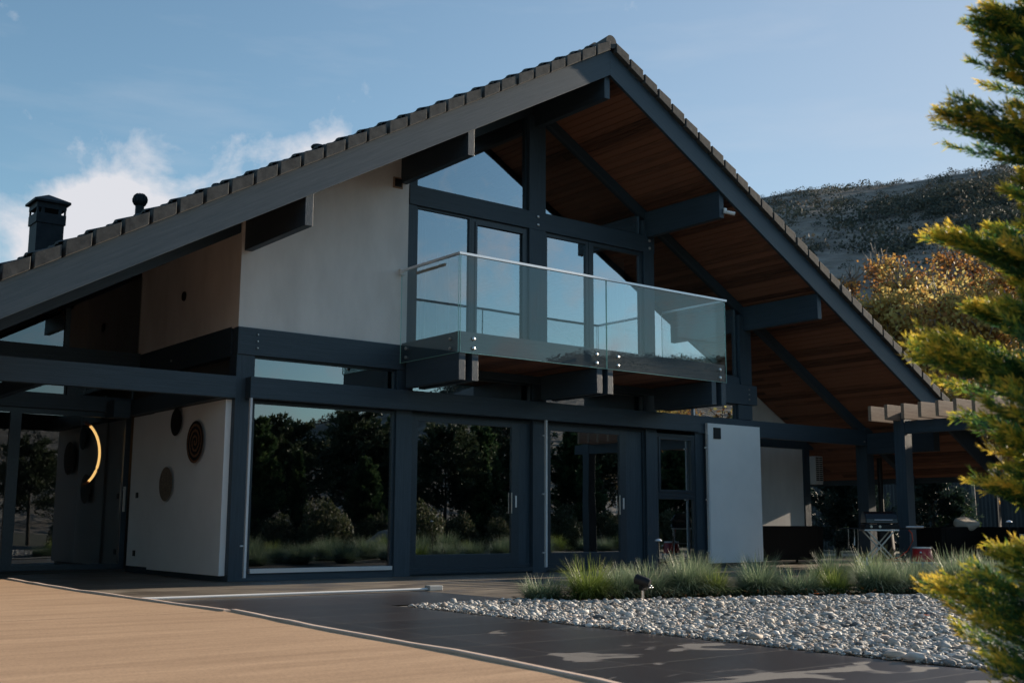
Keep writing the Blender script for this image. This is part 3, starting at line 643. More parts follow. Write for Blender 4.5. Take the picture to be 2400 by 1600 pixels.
def curtain(x0, x1, z0, z1, y, label):
    V = []; n = 60
    for i in range(n+1):
        x = x0+(x1-x0)*i/n; yy = y+.04*math.sin(i*1.15)+.015*math.sin(i*2.7); V += [(x, yy, z0), (x, yy, z1)]
    F = [(2*i, 2*i+2, 2*i+3, 2*i+1) for i in range(n)]
    o = MB().add(V, F).build('curtain', CURT, smooth=True); recentre(o); tag(o, label, 'curtain', 'curtains behind the upper windows')
curtain(10.1, 11.0, 3.70, 5.98, 15.85, 'sheer pale curtain behind the leftmost upper window')
curtain(14.5, 15.2, 3.70, 5.98, 15.9, 'sheer pale curtain behind the upper window beside the right post')
# security cameras
def seccam(loc, d, label, arm=(0, 0, 0)):
    e = empty('security_camera', loc, label, 'security camera', 'white security cameras on the house')
    l = Vector(loc); d = Vector(d).normalized()
    MB().box(l.x-.03, l.x+.03, l.y-.035, l.y-.002, l.z-.05, l.z+.05).build('mount', WHITE, e, bevel=.004)
    j = l+Vector((0, -.06, 0))+Vector(arm); MB().tube([l+Vector((0, -.03, 0)), j], .013, 8).build('arm', WHITE, e, smooth=True)
    MB().tube([j-d*.06, j+d*.09], .034, 16).build('housing', WHITE, e, smooth=True); MB().tube([j+d*.085, j+d*.093], .026, 16).build('lens', BLACK, e, smooth=True)
seccam((15.46, 13.50, 6.47), (.8, -.7, -.25), 'white security camera on the end of the upper right roof beam', (.06, -.02, -.04))
seccam((22.3, 15.37, 2.77), (.75, -.6, -.4), 'white security camera at the top of the covered terrace corner post', (.03, -.03, 0))
# air conditioner
e = empty('air_conditioner', (22.86, 17.3, 1.82), 'white slatted air conditioner unit hung beside the covered terrace wall', 'air conditioner')
MB().box(22.725, 23.02, 17.2, 17.55, 1.84, 2.46).build('casing', WHITE, e, bevel=.008)
m = MB()
for k in range(12):
    for x0 in (22.75, 22.885): m.box(x0, x0+.11, 17.192, 17.199, 1.875+k*.048, 1.905+k*.048)
m.build('grille', BLACK, e); MB().box(22.73, 23.0, 17.2, 17.5, 1.79, 1.835).build('bracket', WHITE, e)
# ================================================================== PERGOLA
per = empty('pergola', (19.95, 12.0, 0), 'garden pergola with pale timber rafters laid over a dark beam', 'pergola')
MB().box(19.83, 20.07, 12.86, 13.10, 0, 3.02).build('post', P_Z, per, bevel=.004)
MB().box(19.83, 20.07, 8.6, 8.84, 0, 3.02).build('post', P_Z, per, bevel=.004)
MB().box(19.84, 20.0, 8.3, 12.855, 2.60, 2.845).build('beam', P_Y, per, bevel=.004)
MB().box(26.0, 26.2, 8.3, 13.2, 2.60, 2.845).build('beam', P_Y, per, bevel=.004)
MB().box(26.0, 26.2, 12.86, 13.10, 0, 2.6).build('post', P_Z, per); MB().box(26.0, 26.2, 8.6, 8.84, 0, 2.6).build('post', P_Z, per)
for k in range(13):
    y = 13.30-k*.367; MB().box(19.40, 26.6, y, y+.07, 2.85+.004*(k % 2), 3.145+.004*(k % 2)).build('rafter', LIGHTWOOD, per, bevel=.004)
for z in (2.93, 2.70): bolts([(19.93, 12.857, z)], .03, 'y', per)
# ================================================================== FENCES
FENCE = noisy(mat('dark corrugated fence sheet', rough=.5), (.012, .022, .028), (.02, .034, .042), ns=3)
fe = empty('fence', (31, 17, 0), 'tall dark ribbed metal fence behind the covered terrace', 'fence')
def ribbed(pts, h, name, par, rib=.12, dep=.02):
    V = []; F = []; i = 0
    for (x0, y0), (x1, y1) in zip(pts[:-1], pts[1:]):
        Ln = math.hypot(x1-x0, y1-y0); n = int(Ln/(rib/2)); nx, ny = -(y1-y0)/Ln, (x1-x0)/Ln
        for k in range(n+1):
            t = k/n; o = dep*(1 if (k//1) % 2 else 0); V += [(x0+(x1-x0)*t+nx*o, y0+(y1-y0)*t+ny*o, .03), (x0+(x1-x0)*t+nx*o, y0+(y1-y0)*t+ny*o, h)]
            if k: a = len(V)-4; F.append((a, a+2, a+3, a+1))
    return MB().add(V, F).build(name, FENCE, par)
ribbed([(31, 40), (31, 17.2)], 2.5, 'sheet', fe); ribbed([(31, 17.15), (31, 5)], 1.95, 'sheet', fe)
for y in [5.2+2.4*k for k in range(14)]: MB().box(30.93, 30.99, y, y+.06, 0, 1.97 if y < 17 else 2.52).build('fence_post', DARKM, fe)
# pale weathered post with a wire
o = MB().tube([(colx(2288, 15.9), 15.9, 0), (colx(2280, 15.9), 15.85, 1.85)], .045, 10).build('garden_post', noisy(mat('peeling bark post', rough=.9), (.06, .05, .04), (.55, .5, .42), scale=(1, 1, .4), ns=9), smooth=True); recentre(o)
tag(o, 'thin weathered pole standing against the dark fence behind the right sofa', 'pole')
# wire fence up the slope, seen over the roof's right end
wf = empty('wire_fence', (44, 28, 2), 'low wire fence with thin posts crossing the slope below the autumn trees', 'fence')
for k in range(9):
    t = k/8; x = 38+14*t; y = 33-9*t; MB().tube([(x, y, 2.0+.35*k), (x, y, 5.6+.0*k)], .05, 6).build('fence_post', BARK, wf)
for z in (5.4, 4.9, 4.4): MB().tube([(38, 33, z), (52, 24, z)], .02, 5).build('wire', STEEL, wf)
# ================================================================== FURNITURE AND BARBECUE
WICK = mat('black woven wicker', (.016, .015, .015), .7, spec=.12)
def wick():
    N, L, b = nodes(WICK); tc = N.new('ShaderNodeTexCoord')
    w = N.new('ShaderNodeTexWave'); w.wave_type = 'BANDS'; w.bands_direction = 'X'; w.inputs['Scale'].default_value = 14; L.new(tc.outputs['Object'], w.inputs[0])
    w2 = N.new('ShaderNodeTexWave'); w2.wave_type = 'BANDS'; w2.bands_direction = 'Z'; w2.inputs['Scale'].default_value = 22; L.new(tc.outputs['Object'], w2.inputs[0])
    a = N.new('ShaderNodeMath'); a.operation = 'ADD'; L.new(w.outputs[1], a.inputs[0]); L.new(w2.outputs[1], a.inputs[1])
    bp = N.new('ShaderNodeBump'); bp.inputs['Strength'].default_value = 1; bp.inputs['Distance'].default_value = .012; L.new(a.outputs[0], bp.inputs['Height']); L.new(bp.outputs[0], b.inputs['Normal'])
wick()
CUSH = noisy(mat('beige outdoor fabric', rough=.95, spec=.1), (.42, .38, .32), (.5, .46, .4), ns=3, bump=.5, bdist=.03, bscale=6)
def rbox(x0, x1, y0, y1, z0, z1): return MB().box(x0, x1, y0, y1, z0, z1)
def wicker_sofa(x0, x1, y0, y1, h, seat_h, label, back='front'):
    e = empty('wicker_sofa', ((x0+x1)/2, (y0+y1)/2, 0), label, 'sofa', 'black wicker sofas on the terrace')
    t = .16
    rbox(x0+t+.002, x1-t-.002, y0+.0, y0+t, .08, h).build('backrest', WICK, e, bevel=.02)
    rbox(x0, x0+t, y0, y1, .08, h*.98).build('armrest', WICK, e, bevel=.02); rbox(x1-t, x1, y0, y1, .08, h*.98).build('armrest', WICK, e, bevel=.02)
    rbox(x0+t+.002, x1-t-.002, y0+t+.002, y1, .08, seat_h).build('seat', WICK, e, bevel=.01)
    for x in (x0+.08, x1-.08):
        for y in (y0+.08, y1-.08): MB().tube([(x, y, 0), (x, y, .09)], .03, 8).build('leg', DARKM, e)
    return e
wicker_sofa(18.6, 21.0, 15.75, 16.5, .80, .42, 'black wicker sofa seen from behind, beside the white wall panel')
wicker_sofa(colx(2204, 13.3), colx(2333, 13.3), 13.3, 14.1, .80, .40, 'long black wicker sofa with its back to the garden, right of the red gas tank')
# armchair with open arms further right
ax = colx(2338, 12.9); e = empty('wicker_armchair', (ax+.7, 12.9, 0), 'black wicker armchair with a rolled beige cushion at the right edge of the terrace', 'armchair')
rbox(ax, ax+.13, 12.5, 13.3, .08, .80).build('armrest', WICK, e, bevel=.02); rbox(ax+1.25, ax+1.38, 12.5, 13.3, .08, .80).build('armrest', WICK, e, bevel=.02)
rbox(ax+.135, ax+1.245, 13.16, 13.3, .08, .80).build('backrest', WICK, e, bevel=.02); rbox(ax+.135, ax+1.245, 12.5, 13.155, .08, .36).build('seat', WICK, e, bevel=.01)
def cushion(loc, sx, sy, sz, rot, label):
    m = MB().ball((0, 0, 0), 1, 10); vs = []
    for v in m.v:
        q = [math.copysign(abs(c)**.55, c) for c in v]; vs.append((q[0]*sx, q[1]*sy, q[2]*sz*(1-.0*abs(q[0]))))
    m.v = vs; o = m.build('cushion', CUSH, smooth=True); o.location = loc; o.rotation_euler = rot; tag(o, label, 'cushion', 'beige cushions on the wicker seats')
cushion((colx(2265, 13.5), 13.5, .86), .36, .22, .10, (R(20), R(-6), .2), 'pale beige cushion poking above the back of the long wicker sofa')
cushion((ax+.7, 12.75, .52), .46, .14, .13, (0, 0, .1), 'rolled beige cushion lying in the wicker armchair')
# barbecue on a folding cross stand
def barbecue(ox, oy, ang):
    e = empty('barbecue', (ox, oy, 0), 'black gas barbecue on a folding wheeled steel stand before the pergola post', 'barbecue')
    Mx = Matrix.Translation((ox, oy, 0)) @ Matrix.Rotation(ang, 4, 'Z') @ Matrix.Diagonal((.80, .9, .94, 1))
    def bld(m, name, mt, **k):
        par = k.pop('parent', e)
        m.v = [Mx @ Vector(v) for v in m.v]; return m.build(name, mt, par, **k)
    bld(MB().box(-.42, .38, -.24, .24, .80, .90), 'firebox', BLACK, bevel=.02)
    lid = MB(); pr = [(-.25, .905), (-.24, 1.0), (-.17, 1.10), (-.05, 1.15), (.08, 1.14), (.19, 1.06), (.25, .905)]
    lid.prism_x(pr, -.40, .36); bld(lid, 'lid', mat('glossy black enamel', (.012, .014, .018), .15), bevel=.02)
    bld(MB().tube([(-.2, -.28, .98), (.2, -.28, .98)], .012, 8).tube([(-.2, -.24, .98), (-.2, -.28, .98)], .01, 6).tube([(.2, -.24, .98), (.2, -.28, .98)], .01, 6), 'handle', STEEL, smooth=True)
    for x in (-.28, -.08): bld(MB().lathe([(.028, 0), (.028, -.03)], (x, -.242, .85), 14, 'y'), 'knob', STEEL, smooth=True)
    bld(MB().box(-.44, .36, -.26, .26, .765, .795), 'tray', ALU, bevel=.004)
    bld(MB().box(.42, .86, -.22, .22, .80, .825).box(.38, .42, -.2, -.17, .80, .82).box(.38, .42, .17, .2, .80, .82), 'side_shelf', BLACK, bevel=.005)
    bld(MB().box(-.92, -.46, -.22, .22, .80, .825), 'side_shelf', BLACK, bevel=.005)
    bld(MB().tube([(.52, -.24, .845), (.93, -.2, .845)], .022, 10), 'rod', STEEL, smooth=True)
    for y in (-.22, .22):
        bld(MB().obox((-.36, y, .765), (.42, y, .02), .03, .02, (0, 1, 0)), 'leg', STEEL, bevel=.003)
        bld(MB().obox((.26, y*.9, .765), (-.42, y*.9, .12), .03, .02, (0, 1, 0)), 'leg', STEEL, bevel=.003)
    bld(MB().tube([(.42, -.25, .03), (.42, .25, .03)], .014, 8), 'stretcher', STEEL)
    bld(MB().tube([(-.02, -.24, .42), (-.02, .24, .42)], .012, 8), 'stretcher', STEEL)
    bld(MB().tube([(-.43, -.30, .12), (-.43, .30, .12)], .012, 8), 'axle', STEEL)
    for y in (-.30, .28):
        w = bld(MB().lathe([(.085, 0), (.125, 0), (.135, .012), (.135, .04), (.125, .052), (.085, .052)], (-.43, y, .135), 28, 'y'), 'wheel', BLACK, smooth=True)
        hub = MB().lathe([(.03, -.004), (.03, .056)], (-.43, y, .135), 14, 'y')
        for k in range(5):
            a = 2*math.pi*k/5+.3; hub.obox((-.43+.02*math.cos(a), y-.004, .135+.02*math.sin(a)), (-.43+.118*math.cos(a), y-.004, .135+.118*math.sin(a)), .035, .012, (0, 1, 0))
        bld(hub, 'rim', ALU, parent=w)
    P = [(.60, -.18, .79), (.66, -.2, .72), (.66, -.24, .58), (.52, -.28, .38), (.30, -.3, .25), (.12, -.3, .21), (.02, -.3, .20), (.10, -.28, .185), (.34, -.26, .18), (.47, -.22, .17)]
    HOSE = mat('orange gas hose', (.55, .06, .015), .4); bld(MB().tube(P, .014, 8), 'gas_hose', HOSE, smooth=True)
    return Mx
bx = barbecue(18.95, 12.90, R(-42))
# red gas tank with a pale slotted base
RED = noisy(mat('glossy red paint', rough=.3), (.42, .012, .015), (.5, .02, .02), ns=3)
tp = bx @ Vector((.84, -.30, 0)); tp.z = 0; e = empty('gas_tank', tuple(tp), 'red tapered gas tank with a white rim and pale slotted base beside the barbecue', 'gas tank')
def frust(m, cx, cy, z0, z1, a0, a1, cz=.0):
    m.lathe([(a0, z0), (a0*.97, z0+.004), (a1, z1-.01), (a1*.95, z1)], (cx, cy, 0), 32)
m = MB(); frust(m, tp.x, tp.y, 0.165, .40, .205, .165); m.build('body', RED, e, smooth=True)
m = MB(); m.lathe([(.168, .40), (.172, .405), (.172, .425), (.158, .43)], (tp.x, tp.y, 0), 32); m.build('rim', WHITE, e, smooth=True)
m = MB(); PALEB = mat('pale blue grey plastic', (.42, .5, .55), .5)
m.lathe([(.21, .13), (.212, .163)], (tp.x, tp.y, 0), 32); m.lathe([(.215, 0), (.215, .02)], (tp.x, tp.y, 0), 32)
for k in range(16):
    a = 2*math.pi*k/16; b_ = a+math.pi/16*(1 if k % 2 else -1)*1.2
    m.obox((tp.x+.21*math.cos(a), tp.y+.21*math.sin(a), .015), (tp.x+.21*math.cos(b_), tp.y+.21*math.sin(b_), .135), .02, .02, (0, 0, 1))
m.build('base', PALEB, e)
d_ = Vector((-tp.x, -tp.y, 0)).normalized(); q = Vector((tp.x, tp.y, .33))+d_*.17
MB().ball(tuple(q-Vector((.05, 0, 0))), .025, 8).build('valve', STEEL, e, smooth=True)
# tools hanging from the left shelf
for k, (dx, ln, lab) in enumerate(((-.80, .36, 'long steel barbecue tool with a pale handle, hanging furthest left'), (-.66, .30, 'slim steel barbecue tongs hanging beside the pale handled tool'), (-.58, .40, 'steel spatula with a brown blade hanging nearest the barbecue'))):
    p = bx @ Vector((dx, -.2, .80)); e = empty('barbecue_tool', tuple(p), lab, 'barbecue tool', 'tools hanging from the barbecue')
    MB().tube([p, p+Vector((.0, 0, -ln*.5))], .007, 6).build('shaft', STEEL, e, smooth=True)
    MB().tube([p+Vector((0, 0, -ln*.5)), p+Vector((-.015, 0, -ln))], [.009, .016], 8).build('grip', LIGHTWOOD if k != 1 else STEEL, e, smooth=True)
# dark flue pipe standing behind the barbecue
fx = colx(2067, 15.6); o = MB().tube([(fx, 15.6, .9), (fx, 15.6, 2.35)], .06, 14).tube([(fx, 15.6, 0), (fx, 15.6, .9)], [.28, .22], 14).build('garden_stove', BLACK, smooth=True); recentre(o); tag(o, 'slim black garden stove with a tall flue between the two dark posts', 'stove')
# ================================================================== THINGS ON THE GROUND
e = empty('pool_pole', (6.7, 12.1, 0), 'long thin white pole with a grey end block lying on the wet paving', 'pole')
MB().tube([(4.2, 12.22, .024), (8.1, 12.06, .024)], .016, 10).build('tube', WHITE, e, smooth=True)
MB().box(8.1, 8.30, 12.0, 12.12, .003, .065).build('end_block', mat('grey plastic', (.35, .37, .37), .5), e, bevel=.008)
def spotlight(x, y, label):
    e = empty('garden_spotlight', (x, y, 0), label, 'garden light')
    MB().tube([(x, y, 0), (x, y, .14)], .016, 10).build('stake', STEEL, e, smooth=True)
    d = Vector((-.35, .75, .25)).normalized(); c0 = Vector((x, y, .22))
    MB().tube([c0-d*.09, c0-d*.06, c0+d*.06, c0+d*.075], [.04, .052, .056, .058], 18).build('head', BLACK, e, smooth=True)
    MB().tube([c0+d*.07, c0+d*.085], .045, 18).build('lens', mat('lamp glass', (.05, .055, .06), .1), e, smooth=True)
    MB().box(x-.03, x+.05, y-.03, y+.03, .12, .17).build('bracket', BLACK, e, bevel=.004)
    for k in range(3): MB().ball((x+.03+.02*k, y-.075, .15+.02*(k % 2)), .013, 6).build('screw', STEEL, e, smooth=True)
spotlight(8.95, 9.12, 'black garden spotlight on a steel stake at the edge of the pale gravel')
def stake(x, y, h, lean, label, big=1):
    e = empty('path_light', (x, y, 0), label, 'garden light', 'thin stake lights in the grass')
    top = Vector((x+lean, y, h)); MB().tube([(x, y, 0), top], .007, 6).build('stem', DARKM, e)
    MB().lathe([(.004, .025), (.03, .018), (.045, 0), (.02, -.005)], tuple(top), 16).build('cap', ALU, e, smooth=True)
stake(9.72, 9.60, .64, -.03, 'slim stake light with a flat round cap in the grass right of the spotlight')
stake(15.35, 8.35, .88, -.06, 'tall slim stake light standing in front of the long wicker sofa')
# ================================================================== PEBBLES
def ico(sub):
    bm = bmesh.new(); bmesh.ops.create_icosphere(bm, subdivisions=sub, radius=1); V = np.array([v.co[:] for v in bm.verts]); F = np.array([[v.index for v in f.verts] for f in bm.faces]); bm.free(); return V, F
def pebbles():
    rng = np.random.default_rng(4)
    n = 150000; X = rng.uniform(6.44, 17, n); Y = rng.uniform(3.2, 10.17, n)
    # front edge of the grass bed
    fx = [6.4, 8.05, 8.3, 9.4, 10.7, 11.9, 13.0, 17]; fy = [10.02, 10.08, 9.5, 9.2, 8.75, 8.25, 7.7, 6.0]
    az = np.degrees(np.arctan2(X, Y)); keep = (Y < np.interp(X, fx, fy)) & (az < 64) & (az > 28)
    dist = np.hypot(X, Y); keep &= rng.random(n) < np.clip(9.5/dist, .75, 1)*.98
    X, Y, dist = X[keep], Y[keep], dist[keep]
    sizes = rng.lognormal(math.log(.0115), .45, len(X)).clip(.006, .045)
    m = mat('mixed pale pebbles', rough=.75, spec=.3); N, L, b = nodes(m); g = N.new('ShaderNodeNewGeometry'); cr = N.new('ShaderNodeValToRGB'); e = cr.color_ramp.elements
    cols = [(.0, (.26, .25, .24)), (.12, (.48, .47, .45)), (.30, (.68, .67, .64)), (.44, (.38, .40, .40)), (.62, (.56, .51, .45)), (.72, (.30, .25, .21)), (.80, (.13, .14, .15)), (.9, (.80, .78, .76)), (1, (.46, .33, .25))]
    while len(e) < len(cols): e.new(.5)
    for i, (p, c) in enumerate(cols): e[i].position = p; e[i].color = (*c, 1)
    tc = N.new('ShaderNodeTexCoord'); nz = N.new('ShaderNodeTexNoise'); nz.inputs['Scale'].default_value = 60; nz.inputs['Detail'].default_value = 4; L.new(tc.outputs['Object'], nz.inputs['Vector'])
    mx = N.new('ShaderNodeMix'); mx.data_type = 'RGBA'; mx.blend_type = 'MULTIPLY'; mx.inputs[0].default_value = .35; L.new(g.outputs['Random Per Island'], cr.inputs[0]); L.new(cr.outputs[0], mx.inputs[6]); L.new(nz.outputs[0], mx.inputs[7]); L.new(mx.outputs[2], b.inputs['Base Color'])
    VV = []; FF = []; off = 0
    for near, sub in ((True, 2), (False, 1)):
        V, F = ico(sub); sel = (dist < 8.6) if near else (dist >= 8.6); k = int(sel.sum())
        x, y, s = X[sel], Y[sel], sizes[sel]
        sc = np.stack([s*rng.uniform(.9, 1.8, k), s*rng.uniform(.7, 1.15, k), s*rng.uniform(.32, .75, k)], 1)
        P = V[None]*sc[:, None]*(1+.15*rng.standard_normal((k, len(V), 1)))
        a = rng.uniform(0, 2*np.pi, k); tl = rng.normal(0, .35, k)
        c, s_ = np.cos(tl)[:, None], np.sin(tl)[:, None]; P = np.stack([P[..., 0], P[..., 1]*c-P[..., 2]*s_, P[..., 1]*s_+P[..., 2]*c], -1)
        c, s_ = np.cos(a)[:, None], np.sin(a)[:, None]; P = np.stack([P[..., 0]*c-P[..., 1]*s_, P[..., 0]*s_+P[..., 1]*c, P[..., 2]], -1)
        z = -.008+sc[:, 2]*.8+rng.uniform(0, .018, k)
        P += np.stack([x, y, z], 1)[:, None]
        VV.append(P.reshape(-1, 3)); FF.append((F[None]+(np.arange(k)*len(V))[:, None, None]+off).reshape(-1, 3)); off += k*len(V)
    o = mesh_np('pebbles', np.concatenate(VV), np.concatenate(FF), m, smooth=True); o['kind'] = 'stuff'; o['label'] = 'rounded pale grey and white pebbles beside the dark paving'
pebbles()
# ================================================================== PLANTS
GRASS = leaf_mat('fescue grass blades', [(0, (.04, .06, .04)), (.4, (.16, .23, .135)), (.75, (.40, .47, .30)), (1, (.66, .62, .46))], .5, .35)
GRASSY = leaf_mat('yellow green grass blades', [(0, (.05, .08, .02)), (.4, (.18, .25, .05)), (.75, (.36, .42, .12)), (1, (.60, .55, .28))], .5, .4)
def grass_mesh(name, rng, n, ln, spread, width=.0036):
    a = rng.uniform(0, 2*np.pi, n); lean = rng.beta(1.8, 1.2, n)*1.9; L_ = ln*rng.uniform(.6, 1.12, n); r0 = spread*np.sqrt(rng.random(n)); a0 = a+rng.normal(0, .7, n)
    segs = 4; V = np.zeros((n, (segs+1)*2, 3)); th = lean*.45; bend = lean*.9+rng.uniform(.0, .35, n)
    p = np.stack([r0*np.cos(a0), r0*np.sin(a0), np.zeros(n)], 1)
    hd = np.stack([np.cos(a), np.sin(a)], 1); sd = np.stack([-np.sin(a), np.cos(a), 0*a], 1); tt = rng.random(n)
    tint = np.zeros((n, (segs+1)*2))
    for s in range(segs+1):
        w = width*(1-(s/segs)**1.5*.9)*rng.uniform(.8, 1.2); V[:, 2*s] = p-sd*w; V[:, 2*s+1] = p+sd*w
        tint[:, 2*s] = tint[:, 2*s+1] = np.clip(.12+.55*(s/segs)*(.5+.7*tt)+.35*(tt > .9)*(s/segs), 0, 1)
        ang = th+bend*(s/segs); st = (L_/segs)[:, None]
        p = p+np.concatenate([hd*np.sin(ang)[:, None], np.cos(ang)[:, None]], 1)*st
    base = np.array([[2*s, 2*s+1, 2*s+3, 2*s+2] for s in range(segs)])
    F = (base[None]+(np.arange(n)*(segs+1)*2)[:, None, None]).reshape(-1, 4)
    return V.reshape(-1, 3), F, tint.ravel()
rng = np.random.default_rng(11)
gm = []
for i, (n, ln, sp, mt) in enumerate(((1200, .50, .15, GRASS), (1050, .44, .17, GRASS), (1300, .55, .16, GRASS), (950, .50, .15, GRASSY), (800, .30, .20, GRASS))):
    V, F, t = grass_mesh('grass', rng, n, ln, sp); o = mesh_np('grass_clump', V, F, mt, attr=t); gm.append(o.data); bpy.data.objects.remove(o)
def clump(i, x, y, s, label, group='fine leaved grass clumps along the gravel'):
    o = bpy.data.objects.new('grass_clump', gm[i]); C.objects.link(o); o.location = (x, y, 0); o.rotation_euler = (0, 0, (x*7.3+y*3.1) % 6.28); o.scale = (s, s, s)
    tag(o, label, 'ornamental grass', group)
front = [(3, 8.62, 9.70, 1.05, 'bright yellow green grass clump, nearest the left tip of the planting bed'), (4, 8.22, 9.98, 1.0, 'low dark grass clump at the very left end of the planting bed'),
    (0, 9.02, 9.66, .9, 'grass clump directly behind the black garden spotlight'), (1, 9.42, 9.52, 1.1, 'green grass clump just right of the black garden spotlight'),
    (2, 9.90, 9.45, 1.0, 'grass clump with the slim capped stake light behind it'), (3, 10.35, 9.25, .8, 'yellowish grass clump in the front row below the white panel left edge'),
    (0, 10.85, 9.12, 1.0, 'dark green grass clump in the front row below the white wall panel'), (4, 11.35, 8.95, 1.2, 'low grass clump in the front row right of the white wall panel'),
    (3, 11.75, 8.70, .85, 'pale green grass clump in front of the left wicker sofa'), (2, 12.30, 8.55, 1.0, 'wide grass clump in the front row below the left wicker sofa'),
    (1, 12.85, 8.35, 1.0, 'grass clump in the front row below the barbecue wheels'), (0, 13.45, 8.15, 1.1, 'tall grass clump in the front row below the red gas tank'),
    (2, 14.05, 7.85, 1.0, 'grass clump in the front row below the long wicker sofa left end'), (1, 14.65, 7.50, 1.0, 'grass clump in the front row behind the conifer tips'),
    (0, 15.3, 7.1, 1.1, 'grass clump in the front row hidden partly by the conifer'), (2, 16.0, 6.7, 1.0, 'last grass clump of the front row behind the conifer')]
back = [(1, 9.9, 10.35, .9, 'back row grass clump behind the slim capped stake light'), (2, 10.9, 10.2, 1.0, 'back row grass clump below the foot of the narrow right window'), (0, 11.9, 10.05, 1.0, 'back row grass clump below the white wall panel'),
    (2, 13.2, 9.9, 1.1, 'back row grass clump below the left wicker sofa'), (3, 14.1, 9.75, 1.0, 'back row light green grass clump left of the barbecue wheels'), (1, 15.0, 9.55, 1.0, 'back row grass clump in front of the barbecue wheels'),
    (0, 15.9, 9.3, 1.1, 'back row grass clump in front of the red gas tank'), (2, 16.9, 9.0, 1.1, 'back row grass clump right of the red gas tank'), (3, 17.8, 8.6, 1.0, 'back row light green grass clump before the long sofa'), (0, 18.7, 8.2, 1.1, 'back row grass clump before the wicker armchair')]
for i_, x_, y_, s_, l_ in front+back: clump(i_, x_+rng.normal(0, .06), y_+rng.normal(0, .05), s_*.94*rng.uniform(.8, 1.15), l_)
# low creeping ground cover among the clumps
mid = [(1, 9.3, 9.98, .95, 'middle row grass clump between the spotlight and the white panel, left one'), (2, 10.15, 9.72, 1.0, 'middle row grass clump between the spotlight and the white panel, right one'), (0, 11.1, 9.55, .95, 'middle row grass clump below the right edge of the white wall panel'), (3, 12.3, 9.3, .9, 'middle row bright grass clump below the left wicker sofa'),
    (2, 13.5, 9.05, 1.0, 'middle row grass clump below the barbecue wheels'), (1, 14.6, 8.7, 1.05, 'middle row grass clump below the red gas tank'), (0, 15.6, 8.3, 1.0, 'middle row grass clump below the long wicker sofa'), (2, 16.7, 7.8, 1.0, 'middle row grass clump beside the tall slim stake light')]
for i_, x_, y_, s_, l_ in mid: clump(i_, x_+rng.normal(0, .08), y_+rng.normal(0, .06), s_*.88*rng.uniform(.85, 1.12), l_)
def cover():
    n = 5200; t = rng.random(n); fx = np.array([8.1, 8.3, 9.4, 10.7, 11.9, 13.0, 17]); fy = np.array([9.95, 9.6, 9.2, 8.78, 8.28, 7.72, 6.0])
    X = 8.1+t*8.9; Y = np.interp(X, fx, fy)+np.abs(rng.normal(0, .35, n))*np.clip((X-8)*1.2, .15, 1)+.03
    Z = rng.uniform(.01, .09, n); a = rng.uniform(0, 6.28, n); s = rng.uniform(.012, .03, n)
    d = np.stack([np.cos(a), np.sin(a), rng.uniform(-.2, .8, n)], 1)*s[:, None]; w = np.stack([-np.sin(a), np.cos(a), rng.uniform(-.3, .3, n)], 1)*s[:, None]*.6
    P = np.stack([X, Y, Z], 1); V = np.stack([P-d, P+w, P+d, P-w], 1).reshape(-1, 3)
    o = mesh_np('ground_cover', V, np.arange(n*4).reshape(-1, 4), leaf_mat('small creeping leaves', [(0, (.03, .045, .02)), (.7, (.10, .12, .05)), (.9, (.25, .12, .05)), (1, (.5, .14, .03))], .6, .2), attr=np.repeat(rng.random(n)**1.3, 4)); o['kind'] = 'stuff'
cover()
# fallen leaves
LEAF = leaf_mat('fallen leaf', [(0, (.55, .12, .02)), (1, (.6, .42, .05))], .6, .3)
for k, (x, y, c, lab) in enumerate(((9.3, 5.9, 0, 'small orange fallen leaf on the pebbles, left one near the paving'), (8.9, 5.35, 0, 'small orange fallen leaf on the pebbles nearer the paving edge'), (9.2, 5.15, 1, 'yellow fallen leaf lying on the pebbles'), (11.2, 6.9, 0, 'red orange fallen leaf on the pebbles near the conifer'), (11.1, 8.45, 0, 'orange fallen leaf at the foot of the grass'))):
    a = k*1.3; V = [(.035*math.cos(t+a)*(1 if i % 2 else .6), .035*math.sin(t+a)*(1 if i % 2 else .6), .004*(i % 3)) for i, t in enumerate([2*math.pi*j/10 for j in range(10)])]
    o = mesh_np('fallen_leaf', np.array(V), np.arange(10)[None], LEAF, attr=np.full(10, c)); o.location = (x, y, .045); tag(o, lab, 'leaf', 'fallen autumn leaves')
